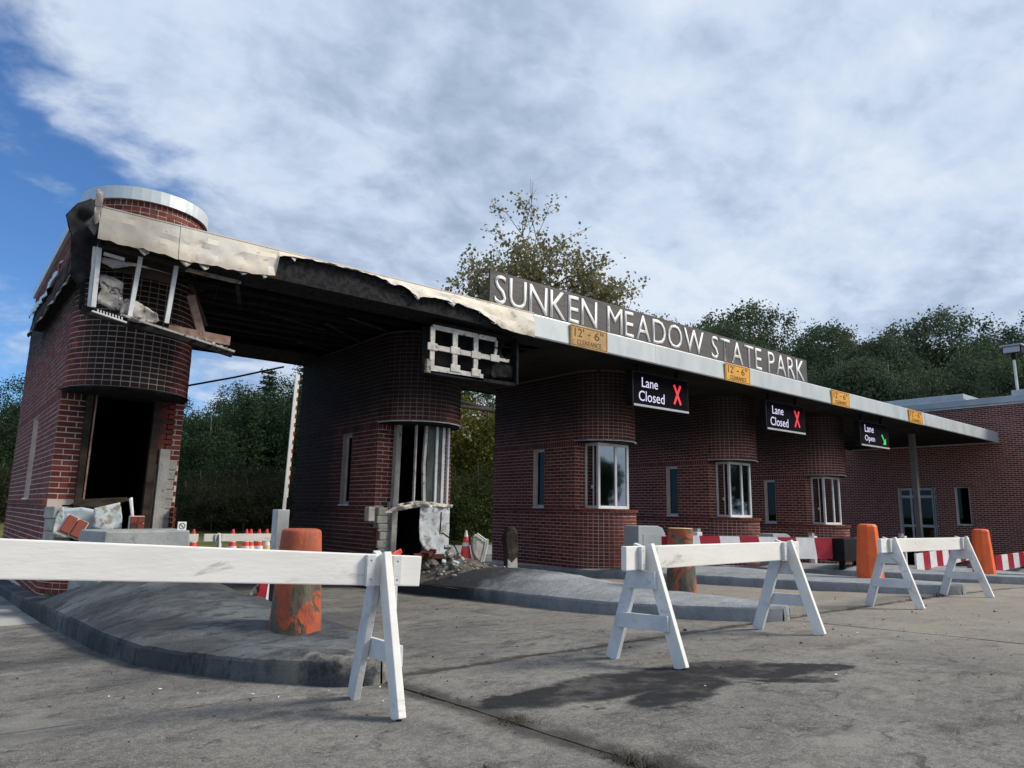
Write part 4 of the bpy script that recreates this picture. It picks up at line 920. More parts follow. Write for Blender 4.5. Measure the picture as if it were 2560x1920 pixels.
print('B3', A, B, (B-A).length)
cx = (A+B)/2; cx.z = gz(cx.x, cx.y); ang = math.atan2(B.y-A.y, B.x-A.x); sp = (B-A).length
barricade(cx, ang, sp, (-sp/2-.26, sp/2+.22), 'white sawhorse barricade between the two smooth orange bollards', braces=(-1, -1))
for xx, nm in ((3.92, 'white sawhorse barricade beside the concrete block, before the traffic cones'), (6.02, 'white sawhorse barricade by the raised gate arm, before the traffic cones')):
    barricade((xx, 17.3, gz(xx, 17.3)), rad(3 if xx < 4 else -2), 1.34, (-1.0, .98), nm, h=.78, rh=.17)

# ------------------------------------------------------------------ bollards
def bollard(px, py, Xh, prof_, mat, label, top=None, wob=.03, n=28, name='bollard'):
    d = ray(px, py); t = 1.0; i = round((Xh-BX[0])/4.33)
    for _ in range(60): t = island_top(i, d[0]*t, d[1]*t)/d[2]
    p = Vector(d*t); o = empty(name, p, label, 'bollard', 'bollards on the island noses')
    b_ = MB().lathe(p-Vector((0, 0, .05)), prof_, n, 0, wob).build('post', mat, o, smooth=True); b_.data.set_sharp_from_angle(angle=rad(50))
    if top: MB().lathe(p+Vector((0, 0, prof_[-1][1]-.05)), [(prof_[-1][0]*.98, -.001), (prof_[-1][0]*.95, .005)], n, 0, wob).build('cut_face', top, o)
    print(label, p); return o
z_ = -.86
bollard(738, 1566, 1.8, [(.185, 0), (.18, .1), (.172, .3), (.16, .5), (.142, .72), (.135, .735), (.11, .745)], bark_orange('flaking_orange_stump', .47, .53, -.36), 'thick stump bollard with badly flaking orange paint on the nearest island', wob=.05)
bollard(1704, 1477, 6.6, [(.18, 0), (.172, .15), (.155, .4), (.142, .6), (.148, .765)], bark_orange('patchy_orange_log', .48, .52), 'cut log bollard with patchy orange paint and fresh pale top', worn('fresh_cut_wood', (.62, .47, .25), (.52, .36, .17), 8, .7), wob=.05)
def taper_box(x, y, h, label):
    p = Vector((x, y, island_top(round((x-BX[0])/4.33), x, y))); o = empty('bollard', p, label, 'bollard', 'bollards on the island noses'); m_ = MB(); n = 8
    def ring8(w_, z): 
        c_ = w_*.42; return [(x, y, z) for x, y in ((-w_, -c_), (-c_, -w_), (c_, -w_), (w_, -c_), (w_, c_), (c_, w_), (-c_, w_), (-w_, c_))]
    vs = [p+Vector(q) for w_, z in ((.178, -.06), (.172, .1), (.128, h-.04), (.112, h-.008), (.07, h)) for q in ring8(w_, z)]
    fs = [(r_*8+k, r_*8+(k+1) % 8, (r_+1)*8+(k+1) % 8, (r_+1)*8+k) for r_ in range(4) for k in range(8)]+[tuple(32+k for k in range(8))]
    m_.add(vs, fs); m_.build('sleeve', M['orange'], o, bevel=.01); print(label, p)
taper_box(11.07, 5.12, .79, 'smooth tapered orange bollard beside the black gate receiver box'); taper_box(15.42, 5.03, .82, 'smooth tapered orange bollard beside the sloping striped gate board, past the barricades')

# ------------------------------------------------------------------ striped gate boards and cabinets
def gate_board(p, q, h0, h1, n, label, first=0, sl=.06):
    o = empty('lane_gate', p, label, 'lane gate', 'red and white striped gate boards'); p = Vector(p); q = Vector(q); t = (q-p); ud = Vector((t.x, t.y, 0)).normalized(); nn = Vector((-ud.y, ud.x, 0))
    for k in range(n):
        a, b = k/n, (k+1)/n; A_, B_ = p+t*a, p+t*b; ha = h0+(h1-h0)*a; hb = h0+(h1-h0)*b; s0 = sl if k else 0; s1 = sl if k < n-1 else 0
        m_ = MB(); vs = []
        for y in (-.02, .02):
            vs += [A_+nn*y+ud*s0, B_+nn*y+ud*s1, B_+nn*y+Vector((0, 0, hb)), A_+nn*y+Vector((0, 0, ha))]
        m_.add(vs, [(0, 1, 2, 3), (5, 4, 7, 6), (4, 0, 3, 7), (1, 5, 6, 2), (3, 2, 6, 7), (4, 5, 1, 0)]); m_.build('stripe', M['red' if (k+first) % 2 else 'redwhite'], o)
    return o
g = gate_board((10.55, 8.25, -.77), (13.85, 7.12, -.815), .39, .40, 8, 'striped gate board lowered across the lane from the big grey cabinet', 0)
MB().b2((10.2, 8.2, -.62), (10.6, 8.34, -.40)).build('pivot', M['red'], g)
def cabinet(x, y, zt2, wd, dp, label):
    zb2 = island_top(round((x-BX[0])/4.33), x, y)-.03; o = empty('gate_cabinet', (x, y, zb2), label, 'cabinet', 'grey gate cabinets on the islands')
    h = zt2-zb2; a = wd/2; b = dp/2; b = wd/2; pr = [(-b, 0), (-b, h-.02), (-b+.02, h), (b-.26, h), (b-.13, h-.04), (b-.05, h-.16), (b, h-.34), (b, 0)]
    # profile runs along x, extruded along y
    vs = [(x+u, y+s*dp/2, zb2+v) for s in (-1, 1) for u, v in pr]; n = len(pr)
    m_ = MB(); m_.add(vs, [tuple(range(n)), tuple(range(2*n-1, n-1, -1))]+[(k, n+k, n+(k+1) % n, (k+1) % n) for k in range(n)]); m_.build('casing', M['cab'], o, bevel=.012)
    MB().b2((x-a*.7, y-dp/2-.008, zb2+.12), (x+a*.35, y-dp/2-.001, zb2+h-.14)).build('door', M['cab'], o, bevel=.004)
cabinet(10.30, 8.78, -.225, .80, .34, 'big grey gate cabinet in front of the intact booth beside the blown out one')
cabinet(14.66, 8.78, -.39, .80, .34, 'low grey gate cabinet showing above the striped gate board')
bx = empty('gate_receiver', (14.35, 7.0, -1.0), 'black box holding the free end of the striped gate board', 'gate box')
MB().b2((13.92, 6.9, -.86), (14.86, 7.25, -.42)).build('casing', M['dark'], bx, bevel=.015); MB().b2((14.9, 6.95, -1.1), (15.0, 7.2, -.42)).build('side_plate', M['conc'], bx)
for x_ in (14.1, 14.7): MB().b2((x_-.03, 7.0, -1.1), (x_+.03, 7.1, -.86)).build('leg', M['dark'], bx)
gate_board((17.6, 7.1, gz(17.6, 7.1)+.10), (21.9, 7.45, gz(21.9, 7.4)+.42), .40, .36, 9, 'striped gate board sloping up behind the barricade between orange bollards', 0, .03)
gp = empty('gate_post', (22.0, 7.5, gz(22, 7.5)), 'short post with pale cap at the raised end of the sloping gate board', 'post'); MB().b2((21.95, 7.42, gz(22, 7.5)-.03), (22.09, 7.56, -.75)).build('post', M['rust'], gp); MB().tube([(22.02, 7.49, -.75), (22.02, 7.49, -.715)], .14, 12).build('cap', M['redwhite'], gp)
gate_board((20.7, 6.5, gz(20.7, 6.5)+.14), (26.3, 6.75, gz(26.3, 6.7)+.46), .38, .36, 11, 'striped gate board running on past the last orange bollard', 1, .03)
for px, py, Y, lab in ((1742, 1330, 8.6, 'small pale card reader post in front of the middle intact booth'), (2032, 1340, 8.7, 'small pale card reader post in front of the booth by the building'), (2258, 1340, 8.8, 'small pale card reader post in front of the glass door')):
    p = PY(px, py, Y); zg = gz(p.x, p.y)+.1; o = empty('reader_post', (p.x, p.y, zg), lab, 'post', 'card reader posts')
    MB().b2((p.x-.04, p.y-.05, zg-.05), (p.x+.04, p.y+.05, p.z-.1)).build('post', M['white2'], o); MB().b2((p.x-.07, p.y-.06, p.z-.12), (p.x+.09, p.y+.06, p.z)).build('head', M['redwhite'], o, bevel=.01)
    MB().b2((p.x+.16, p.y+.1, zg-.05), (p.x+.26, p.y+.2, p.z+.06)).build('back_post', M['conc'], o)
# raised thin gate arm behind the second booth
ga = empty('boom_barrier', (6.3, 16.0, gz(6.3, 16)), 'thin raised boom with red dashes beside the blackened booth', 'boom barrier'); zg = gz(6.3, 16)
MB().b2((6.14, 15.9, zg), (6.42, 16.2, -.07)).build('housing', M['redwhite'], ga, bevel=.015)
A_, B_ = Vector((6.30, 15.95, -.08)), Vector((6.38, 15.95, 3.06))
MB().bar(A_, B_, .07, .04).build('arm', M['letter'], ga); MB().bar(A_+Vector((.05, 0, .28)), B_+Vector((.05, 0, 0)), .035, .03).build('light_strip', M['white'], ga)
for q in range(13): a = A_.lerp(B_, .16+q*.064)+Vector((.055, -.02, 0)); MB().bar(a, a+Vector((.002, 0, .085)), .028, .012).build('red_dash', M['red'], ga)
# concrete crash block before the end booth, small sign on it
cb = empty('crash_block', (1.85, 8.85, gz(1.8, 8.8)), 'grey concrete crash block in front of the gutted end booth', 'concrete block')
m_ = MB(); zz0, zz1 = gz(1.8, 8.8)+.05, -.285
m_.add([(1.27, 8.75, zz0), (1.43, 8.42, zz0), (2.36, 8.42, zz0), (2.36, 9.15, zz0), (1.27, 9.15, zz0), (1.34, 8.78, zz1), (1.48, 8.47, zz1), (2.30, 8.47, zz1+.01), (2.30, 9.1, zz1+.01), (1.34, 9.1, zz1)],
       [(0, 1, 6, 5), (1, 2, 7, 6), (2, 3, 8, 7), (3, 4, 9, 8), (4, 0, 5, 9), (5, 6, 7, 8, 9)]); m_.build('block', M['conc'], cb, bevel=.02)
p = PY(455, 1317, 8.5); ns = empty('prohibition_sign', (p.x, 8.5, zz1), 'small white square sign with a barred circle on the concrete block', 'sign')
MB().b2((p.x-.045, 8.5, zz1-.02), (p.x+.045, 8.51, p.z+.055)).build('plate', M['letter'], ns)
m_ = MB(); n = 20
for k in range(n):
    a, b = 2*math.pi*k/n, 2*math.pi*(k+1)/n; r0, r1 = .027, .034; q = lambda r_, t: (p.x+r_*math.cos(t), 8.498, p.z+.008+r_*math.sin(t)); m_.add([q(r0, a), q(r1, a), q(r1, b), q(r0, b)], [(0, 1, 2, 3)])
m_.bar((p.x-.02, 8.4975, p.z+.028), (p.x+.02, 8.4975, p.z-.012), .008, .001); m_.build('barred_circle', M['black'], ns)
# broken red and white board beside the stump bollard
p = PG(655, 1508); o = empty('broken_board', p, 'splintered red and white board end on the lane by the stump bollard', 'board')
sheet('splintered_end', [PY(x, y, p.y) for x, y in ((628, 1480), (645, 1462), (655, 1455), (668, 1456), (665, 1505), (630, 1505), (640, 1492), (622, 1490))], M['rubble'], o, .03, 4, .02, seed=71)
sheet('red_stripe', [PY(x, y, p.y-.04) for x, y in ((650, 1456), (671, 1456), (663, 1506), (628, 1505), (640, 1496), (648, 1480))], M['red'], o, .03, 3, .005, seed=72)
sheet('white_stripe', [PY(x, y, p.y-.045) for x, y in ((671, 1456), (674, 1457), (670, 1508), (663, 1506))], M['redwhite'], o, .03, 2, .0, seed=73)
sheet('dark_stripe', [PY(x, y, p.y-.045) for x, y in ((674, 1457), (690, 1457), (688, 1508), (670, 1508))], M['dark'], o, .03, 2, .0, seed=74)
# ------------------------------------------------------------------ cones
def cone(p, h, label, mats=('cone', 'conew', 'cone', 'conew', 'cone'), lean=0):
    o = empty('traffic_cone', p, label, 'traffic cone', 'traffic cones in the lanes'); p = Vector(p); r0 = .15*h/.7
    MB().b2((p.x-r0*1.25, p.y-r0*1.25, p.z), (p.x+r0*1.25, p.y+r0*1.25, p.z+.03)).build('base', M['dark'], o, bevel=.008)
    zs = [.03, .32, .50, .62, .80, 1.0]
    for k, mt in enumerate(mats):
        a, b = zs[k]*h+.0, zs[k+1]*h; ra, rb = r0*(1-.86*zs[k]), r0*(1-.86*zs[k+1])
        MB().lathe(p+Vector((lean*zs[k], 0, 0)), [(ra, a), (rb, b-.002)], 18).build('sleeve', M[mt], o, smooth=False)
ca = ('cone', 'conew', 'cone', 'conew', 'cone'); cy = ('conew', 'coney', 'conew', 'coney', 'cone')
for px, lab, mt in ((478, 'red and white traffic cone behind the barricade next to the concrete block', ca), (577, 'red and white traffic cone between the two far barricades', ca), (611, 'red and white traffic cone beside another behind the barricade near the raised gate arm', ca), (622, 'red and white traffic cone beside another behind the barricade near the raised gate arm', ca), (643, 'red and white traffic cone next to the faded yellow one', ca), (662, 'faded yellowish traffic cone behind the far barricade', cy), (689, 'faded yellow and red traffic cone beside the raised gate arm', ('cone', 'coney', 'cone', 'coney', 'cone'))):
    p = PY(px, 1400, 18.9); cone((p.x, 18.9, gz(p.x, 18.9)), .84, lab, mt)
p = PY(1164, 1380, 8.75); cone((p.x, 8.75, island_top(1, p.x, 8.75)+.08), .46, 'dirty red traffic cone in the rubble between two booths', ('cone', 'cone', 'conew', 'cone', 'conew'))
# ------------------------------------------------------------------ rubble and wreckage in front of the second booth
def chunk(mb_, c, s, seed):
    bm = bmesh.new(); bmesh.ops.create_icosphere(bm, subdivisions=1, radius=1); vs = []
    R_ = Matrix.Rotation(seed*1.7, 3, 'Z')@Matrix.Rotation(seed*.9, 3, 'X')
    for v in bm.verts: vs.append(R_@Vector([v.co[k]*s[k]*(1+.35*mnoise.noise(v.co*1.3+Vector((seed*3.1, 0, 0)))) for k in range(3)])+Vector(c))
    fs = [[v.index for v in f.verts] for f in bm.faces]; bm.free(); mb_.add(vs, fs)
rb = empty('rubble_heap', (6.5, 9.0, gz(6.5, 9)+.14), 'heap of broken masonry and ash spilling from the blown out booth', 'rubble')
m_ = MB(); nx = 26; vs = []
for b in range(nx+1):
    for a in range(nx+1):
        x = 5.32+1.6*a/nx; y = 7.6+1.85*b/nx; u = (a/nx-.5)*2; v = (b/nx-.5)*2
        hgt = .20*math.exp(-((u+.1)**2*2.2+(v-.45)**2*1.8))*(1+.5*mnoise.noise((x*5, y*5, 0)))
        vs.append((x, y, island_top(1, x, y)-.035+hgt+.03*mnoise.noise((x*14, y*14, 3))*smooth(0, .1, hgt)))
m_.add(vs, [(b*(nx+1)+a, b*(nx+1)+a+1, (b+1)*(nx+1)+a+1, (b+1)*(nx+1)+a) for b in range(nx) for a in range(nx)]); tag(m_.build('ash_mound', M['rubbled'], rb, smooth=True), kind='stuff')
m_ = MB()
for q in range(320):
    x = random.gauss(6.2, .32); y = random.gauss(8.7, .34); s_ = random.uniform(.008, .028)
    if not (5.4 < x < 6.95 and 7.6 < y < 9.5): continue
    chunk(m_, (x, y, island_top(1, x, y)+.10*math.exp(-((x-6.0)**2*4+(y-9)**2*3))+.01), (s_*1.5, s_, s_*.8), q)
tag(m_.build('small_rubble', M['rubble'], rb), kind='stuff')
Qp = lambda x, y, Y: PY(x, y, Y)
for q in range(64):
    t = random.random(); x = random.gauss(5.93, .22); y = random.uniform(8.35, 9.35); x = min(max(x, 5.42), 6.6); s_ = random.uniform(.03, .085)*(1.15-.3*t)
    hp = .34*math.exp(-((x-5.95)**2*9+(y-9.0)**2*5)); zz = island_top(1, x, y)+hp*random.uniform(.2, 1)+.02; mt = ('rubble', 'cmu', 'rubble', 'panelw', 'cmu', 'rubbled', 'rubble')[q % 7]
    m_ = MB()
    if q % 3 == 0: m_.box((x, y, zz), (s_*1.9, s_*1.1, s_*.8), M=Matrix.Rotation(random.random()*6, 3, 'Z')@Matrix.Rotation(random.uniform(-.9, .9), 3, 'X')); m_.build('masonry_chunk', M[mt], rb, bevel=s_*.12)
    else: chunk(m_, (x, y, zz), (s_, s_*.75, s_*.6), q+3); m_.build('masonry_chunk', M[mt], rb)
for q, (px, py) in enumerate(((1050, 1392), (1082, 1378), (1066, 1384), (1094, 1394))):
    m_ = MB(); m_.box(Qp(px, py, 8.85), (.19, .09, .055), q*.9, M=Matrix.Rotation(q*.9, 3, 'Z')@Matrix.Rotation(.5-q*.4, 3, 'X')); m_.build('brick', BR[2][0], rb)
sl_ = empty('leaning_slab', Qp(1205, 1400, 8.5), 'broken concrete slab standing on edge beside the dirty traffic cone', 'slab')
sheet('slab', [Qp(x, y, 8.6) for x, y in ((1181, 1347), (1191, 1335), (1199, 1340), (1218, 1352), (1214, 1372), (1207, 1402), (1202, 1412), (1192, 1400), (1186, 1390), (1182, 1365))], M['cmu'], sl_, .06, 4, .03, seed=81, fr=6)
m_ = MB(); m_.tube([Qp(1193, 1334, 8.56), Qp(1215, 1350, 8.56), Qp(1219, 1348, 8.56), Qp(1218, 1365, 8.56), Qp(1208, 1404, 8.56)], .013, 8); m_.build('metal_edge', M['white2'], sl_)
rg = empty('red_sheet', Qp(990, 1380, 9.6), 'crumpled red sheet lying inside the blown out booth base', 'sheet'); sheet('fabric', [Qp(x, y, 9.55) for x, y in ((968, 1388), (985, 1380), (1003, 1372), (1007, 1382), (1000, 1390), (975, 1395))], M['cone'], rg, .02, 5, .04, seed=83)
cbl = MB(); cbl.tube([Qp(x, y, 9.3) for x, y in ((1103, 1280), (1101, 1320), (1099, 1334), (1107, 1333), (1124, 1345), (1138, 1368), (1149, 1392))], .011, 6); cbl.build('loose_cable', M['dark'], label='black cable dangling from the pale panel into the rubble', category='cable') if False else tag(cbl.build('loose_cable', M['dark']), 'black cable dangling from the pale panel into the rubble', 'cable')
pt = empty('charred_post', Qp(1282, 1420, 8.2), 'split and charred timber post standing on the mound before the intact booth', 'post')
p = Qp(1282, 1424, 8.05); m_ = MB(); sheet('timber', [Qp(x, y, 8.05) for x, y in ((1268, 1338), (1276, 1320), (1288, 1318), (1294, 1330), (1296, 1400), (1296, 1430), (1270, 1428))], M['charwood'], pt, .10, 4, .03, seed=85, fr=5)
sheet('pale_splinter', [Qp(x, y, 8.0) for x, y in ((1270, 1428), (1271, 1398), (1280, 1408), (1293, 1394), (1295, 1430))], M['cmu'], pt, .02, 3, .01, seed=86)
wr = MB(); wr.tube([(2.3, 13.2, 1.62), (4.2, 13.2, 2.12), (5.2, 13.2, 2.66)], .016, 6); wr = MB(); a, b = PY(476, 963, 13.3), PY(690, 921, 13.3); wr.tube([a-(b-a)*.25, a, a.lerp(b, .5)-Vector((0, 0, .015)), b, b+(b-a)*.1], .018, 6); tag(wr.build('overhead_cable', M['dark']), 'black cable slung under the canopy between the two burnt booths', 'cable')
tb = PG(610, 1528); o = MB(); o.tube([tb+Vector((-.12, .3, .19)), tb+Vector((.15, .3, .19))], .035, 10)
# ------------------------------------------------------------------ litter, weeds and grit
m_ = MB()
for q in range(380):
    x = random.uniform(.2, 9); y = random.uniform(1.6, 7.5); s_ = random.choice((.004, .005, .006, .008, .014 if q % 4 == 0 else .005))
    if any(prof(y)[0]-.05 < x-(BX[0]+4.33*k) < prof(y)[1]+.05 and y > 3.7 for k in range(3)): continue
    chunk(m_, (x, y, gz(x, y)+s_*.3), (s_*random.uniform(.8, 1.8), s_, s_*.6), q)
tag(m_.build('grit', M['rubbled'], smooth=False), kind='stuff')
m_ = MB()
for q in range(24):
    t = random.random(); x, y = (random.uniform(.8, 8), random.uniform(1.6, 5)) if q % 2 else (1.1+1.0*t+random.gauss(0, .15), 4.6-1.0*t+random.gauss(0, .12)-.2)
    chunk(m_, (x, y, gz(x, y)+.003), (random.uniform(.004, .014), .005, .003), q+7)
tag(m_.build('pale_chips', M['redwhite']), kind='stuff')
m_ = MB()
def blade(x, y, z, h, a, lean, wd=.0035):
    dx, dy = math.cos(a)*lean, math.sin(a)*lean; px_, py_ = -math.sin(a)*wd, math.cos(a)*wd
    m_.add([(x-px_, y-py_, z), (x+px_, y+py_, z), (x+dx*.4+px_*.7, y+dy*.4+py_*.7, z+h*.6), (x+dx*.4-px_*.7, y+dy*.4-py_*.7, z+h*.6), (x+dx, y+dy, z+h)], [(0, 1, 2, 3), (3, 2, 4)])
def weeds(n, f, h):
    for q in range(n):
        x, y = f(); k = max(0, mnoise.noise((x*4, y*4, 7))+.45)
        if random.random() > k: continue
        for _ in range(3): blade(x+random.gauss(0, .012), y+random.gauss(0, .012), gz(x, y)-.03, random.uniform(.3, 1)*h*(.5+k), random.random()*6.28, random.uniform(.5, 1.6)*h)
weeds(5200, lambda: (2.165+random.gauss(0, .035), random.uniform(1.2, 3.8)), .026)
weeds(260, lambda: (2.165+random.gauss(0, .03), random.uniform(1.2, 3.7)), .04)
weeds(1500, lambda: (random.uniform(2.3, 6.2), 3.87+random.gauss(0, .014)), .024)
weeds(260, lambda: (random.uniform(4.6, 5.6), 3.9+random.gauss(0, .03)), .03)
weeds(300, lambda: (random.uniform(8.2, 10.5), 3.86+random.gauss(0, .03)), .05)
M['weed'] = worn('dry_weeds', (.022, .021, .013), (.05, .045, .028), 9, .95)
tag(m_.build('weeds', M['weed']), kind='stuff')

# ------------------------------------------------------------------ trees
def leaf_mat(name, c1, c2, c3):
    m, nt, b = mk(name, c1, .9); b.inputs['Specular IOR Level'].default_value = .15; p = posn(nt); r = nd(nt, 'ShaderNodeNewGeometry').outputs['Random Per Island']; ro = nd(nt, 'ShaderNodeObjectInfo').outputs['Random']
    c = mixc(nt, mapr(nt, noi(nt, p, .5, 4), .35, .65), c1, c2); c = mixc(nt, mapr(nt, r, .55, 1, 0, .7), c, c3)
    c = mixc(nt, mth(nt, 'MULTIPLY', ro, .35), c, (c2[0]*.7, c2[1]*.75, c2[2]*.9)); setc(nt, b, c)
    t = nd(nt, 'ShaderNodeBsdfTranslucent', {0: c}); mx = nd(nt, 'ShaderNodeMixShader', {0: .25, 1: b.outputs[0], 2: t.outputs[0]})
    nt.links.new(mx.outputs[0], nt.nodes['Material Output'].inputs[0]); return m
LM = {'oak': leaf_mat('oak_leaves', (.058, .092, .048), (.080, .112, .062), (.125, .14, .078)), 'fall': leaf_mat('yellowing_leaves', (.10, .12, .025), (.16, .15, .03), (.20, .18, .05)),
      'plane': leaf_mat('plane_tree_leaves', (.19, .19, .095), (.26, .235, .125), (.30, .235, .14)), 'pine': leaf_mat('pine_needles', (.024, .054, .026), (.036, .066, .031), (.056, .080, .036)),
      'shrub': leaf_mat('shrub_leaves', (.055, .085, .025), (.08, .10, .03), (.10, .085, .04)), 'brown': leaf_mat('brownish_shrub_leaves', (.022, .032, .015), (.036, .036, .019), (.030, .044, .018))}
M['trunk'] = worn('bark', (.07, .055, .042), (.12, .10, .08), 6, .9, bs=.6, stretch=(1, 1, .3))
def leaves(C, sc, L, flat=0.0, asp=1.6):
    """C: leaf centres (n,3), L leaf length -> mesh arrays"""
    n = len(C); a = rng.normal(size=(n, 3)); a[:, 2] *= (1-flat); a /= np.linalg.norm(a, axis=1)[:, None]
    b = rng.normal(size=(n, 3)); b -= a*(a*b).sum(1)[:, None]; b /= np.linalg.norm(b, axis=1)[:, None]
    l = L*rng.uniform(.6, 1.3, (n, 1)); u = a*l*.5; v = b*l*.5/asp
    return np.stack([C-u, C-u*.1+v, C+u, C-u*.1-v], 1).reshape(-1, 3)
def leaf_mesh(name, V, mat):
    n = len(V)//4; me = bpy.data.meshes.new(name); me.vertices.add(4*n); me.vertices.foreach_set('co', V.astype(np.float32).ravel())
    me.loops.add(4*n); me.loops.foreach_set('vertex_index', np.arange(4*n, dtype=np.int32)); me.polygons.add(n); me.polygons.foreach_set('loop_start', np.arange(0, 4*n, 4, dtype=np.int32))
    me.update(calc_edges=True); me.materials.append(mat); return me
def crown_round(h, r, ncl, nl, cs, L, zb=.3, lumps=7):
    """lumpy broadleaf crown between zb*h and h"""
    lc = rng.normal(size=(lumps, 3)); lc /= np.linalg.norm(lc, axis=1)[:, None]; lc[:, 2] = np.linspace(-.95, .95, lumps)
    lr = rng.uniform(.38, .6, lumps); cen = lc*rng.uniform(.38, .66, (lumps, 1)); out = []
    k = rng.integers(0, lumps, ncl); d_ = rng.normal(size=(ncl, 3)); d_ /= np.linalg.norm(d_, axis=1)[:, None]
    P = cen[k]+d_*(lr[k]*rng.uniform(.55, 1, ncl)**.5)[:, None]
    P = P*np.array([r, r, (h*(1-zb))/2])+np.array([0, 0, h*(zb+(1-zb)*.47)])
    C = (P[:, None, :]+rng.normal(size=(ncl, nl, 3))*cs).reshape(-1, 3); return P, leaves(C, 1, L)
def trunk_mesh(h, r, limbs, lr=.3):
    m_ = MB(); m_.tube([(0, 0, -.3), (.03, 0, h*.3), (-.05, .06, h*.6), (.02, .02, h*.92)], [r, r*.8, r*.5, r*.1], 8)
    for p in limbs:
        p = Vector(p); z = min(max(p.z-.5*math.hypot(p.x, p.y), h*.18), h*.8); a = Vector((0, 0, z)); mid = a.lerp(p, .5)+Vector((0, 0, .05*h))
        m_.tube([a, mid, p], [r*lr, r*lr*.55, r*.05], 5)
    me = bpy.data.meshes.new('trunk'); me.from_pydata(m_.v, [], m_.f); me.materials.append(M['trunk']); me.shade_smooth(); return me
def proto_round(h, r, ncl, nl, cs, L, mat, zb=.25, lumps=8, nlimb=14, tr=.22):
    P, V = crown_round(h, r, ncl, nl, cs, L, zb, lumps); idx = rng.choice(len(P), nlimb, replace=False)
    return trunk_mesh(h, tr, P[idx]), leaf_mesh('crown', V, mat)
def proto_pine(h, r, mat):
    C = []
    for k in range(24):
        z = h*(.08+.90*k/24); rr = r*(1-(k/24)**1.3)*random.uniform(.75, 1.1)+.25; nb_ = 9
        for b in range(nb_):
            a = b/nb_*6.28+k*1.1+random.uniform(-.3, .3); l = rr*random.uniform(.7, 1.1)
            n = int(26*l)+10; t = rng.uniform(.1, 1, n); w_ = .32*(1-.4*t)
            C.append(np.stack([math.cos(a)*l*t+rng.normal(size=n)*w_, math.sin(a)*l*t+rng.normal(size=n)*w_, z+.10*l*t+rng.normal(size=n)*.10], 1))
    return trunk_mesh(h, .2, []), leaf_mesh('crown', leaves(np.concatenate(C), 1, .26, .75, 2.6), mat)
PT = {'oak1': proto_round(13, 4.0, 700, 80, .27, .175, LM['oak'], .18, 11), 'oak2': proto_round(14, 3.8, 700, 80, .27, .175, LM['oak'], .15, 13), 'oak3': proto_round(12, 4.4, 720, 80, .29, .175, LM['oak'], .16, 14),
      'pine1': proto_pine(10, 2.8, LM['pine']), 'pine2': proto_pine(12, 2.6, LM['pine']), 'green1': proto_round(10, 3.3, 600, 64, .26, .15, LM['pine'], .0, 12), 'green2': proto_round(9, 3.5, 600, 64, .28, .15, LM['pine'], -.03, 13),
      'fall': proto_round(7, 2.6, 260, 30, .28, .20, LM['fall'], .1, 9), 'shrub': proto_round(3.6, 2.2, 300, 40, .18, .11, LM['shrub'], .0, 8, 8, .08), 'brown': proto_round(4.0, 2.7, 340, 40, .19, .11, LM['brown'], .0, 9, 8, .08)}
def tree(kind, x, y, s, label, group, name='tree', cat='tree', sz=1.0, dz=0):
    t_, c_ = PT[kind]; o = empty(name, (x, y, terr(x, y)-.05+dz), label, cat, group); o.rotation_euler = (0, 0, random.random()*6.28); o.scale = (s, s, s*sz)
    for nm, me in (('trunk', t_), ('crown', c_)): q = bpy.data.objects.new(nm, me); COL.objects.link(q); q.parent = o
    return o
LBL = {'oak': 'tall green broadleaf tree in the wood behind the brick building', 'left': 'dark green tree in the wood seen between the two burnt booths', 'pine': 'dark pine with layered branches in the wood behind the burnt booths'}
# wood behind the brick building
k = 0
for row, (xb_, n, y0, y1, s) in enumerate(((43, 9, 6, 38, .86), (49, 10, 5, 46, .98), (56, 11, 4, 56, 1.10))):
    for q in range(n):
        y = y0+(y1-y0)*(q+.5)/n+random.uniform(-1, 1); x = xb_+random.uniform(-1.5, 1.5)-max(0, y-24)*.12
        tree(('oak1', 'oak2', 'oak3')[k % 3], x, y, s*.99*(1+.011*max(0, y-12))*random.uniform(.90, 1.06), LBL['oak'], 'trees in the wood behind the building'); k += 1
# wood beyond the lanes on the left
for q, (px, Y, kind, s) in enumerate(((-60, 40, 'green1', .62), (20, 44, 'green2', .62), (90, 46, 'green1', .6), (200, 44, 'green2', .62), (330, 42, 'green1', .6), (440, 42, 'green2', .64), (505, 36, 'green2', .60), (560, 40, 'green1', .66), (600, 36, 'pine1', .62), (645, 41, 'pine2', .74), (690, 37, 'green1', .72), (735, 40, 'pine2', .80), (790, 38, 'green2', .9), (850, 44, 'green1', 1.0), (930, 42, 'pine2', .9), (1010, 44, 'green2', 1.1), (1090, 40, 'pine1', 1.0), (1150, 42, 'pine2', .95), (1210, 38, 'green1', .95), (1290, 42, 'green2', 1.0), (470, 50, 'green1', .75), (620, 50, 'green1', .95), (720, 52, 'green2', 1.1))):
    p = PY(px, 1300, Y); pine = kind.startswith('pine'); tree(kind, p.x, Y, s, LBL['pine' if pine else 'left'], 'pines in the wood behind the booths' if pine else 'dark trees in the wood behind the booths')
for px, Y, s in ((400, 31, .9), (455, 29, .8), (490, 30, .95), (530, 28, .85), (575, 29.5, 1.0), (610, 28, .9), (650, 30, 1.1), (690, 28.5, .95), (735, 30.5, 1.05), (-10, 31, .9), (20, 31, .8), (800, 31, .9)):
    p = PY(px, 1300, Y); tree('brown', p.x, Y, s*.62, 'low brownish shrub at the edge of the wood beyond the lanes', 'brownish shrubs at the wood edge', 'shrub', 'shrub')
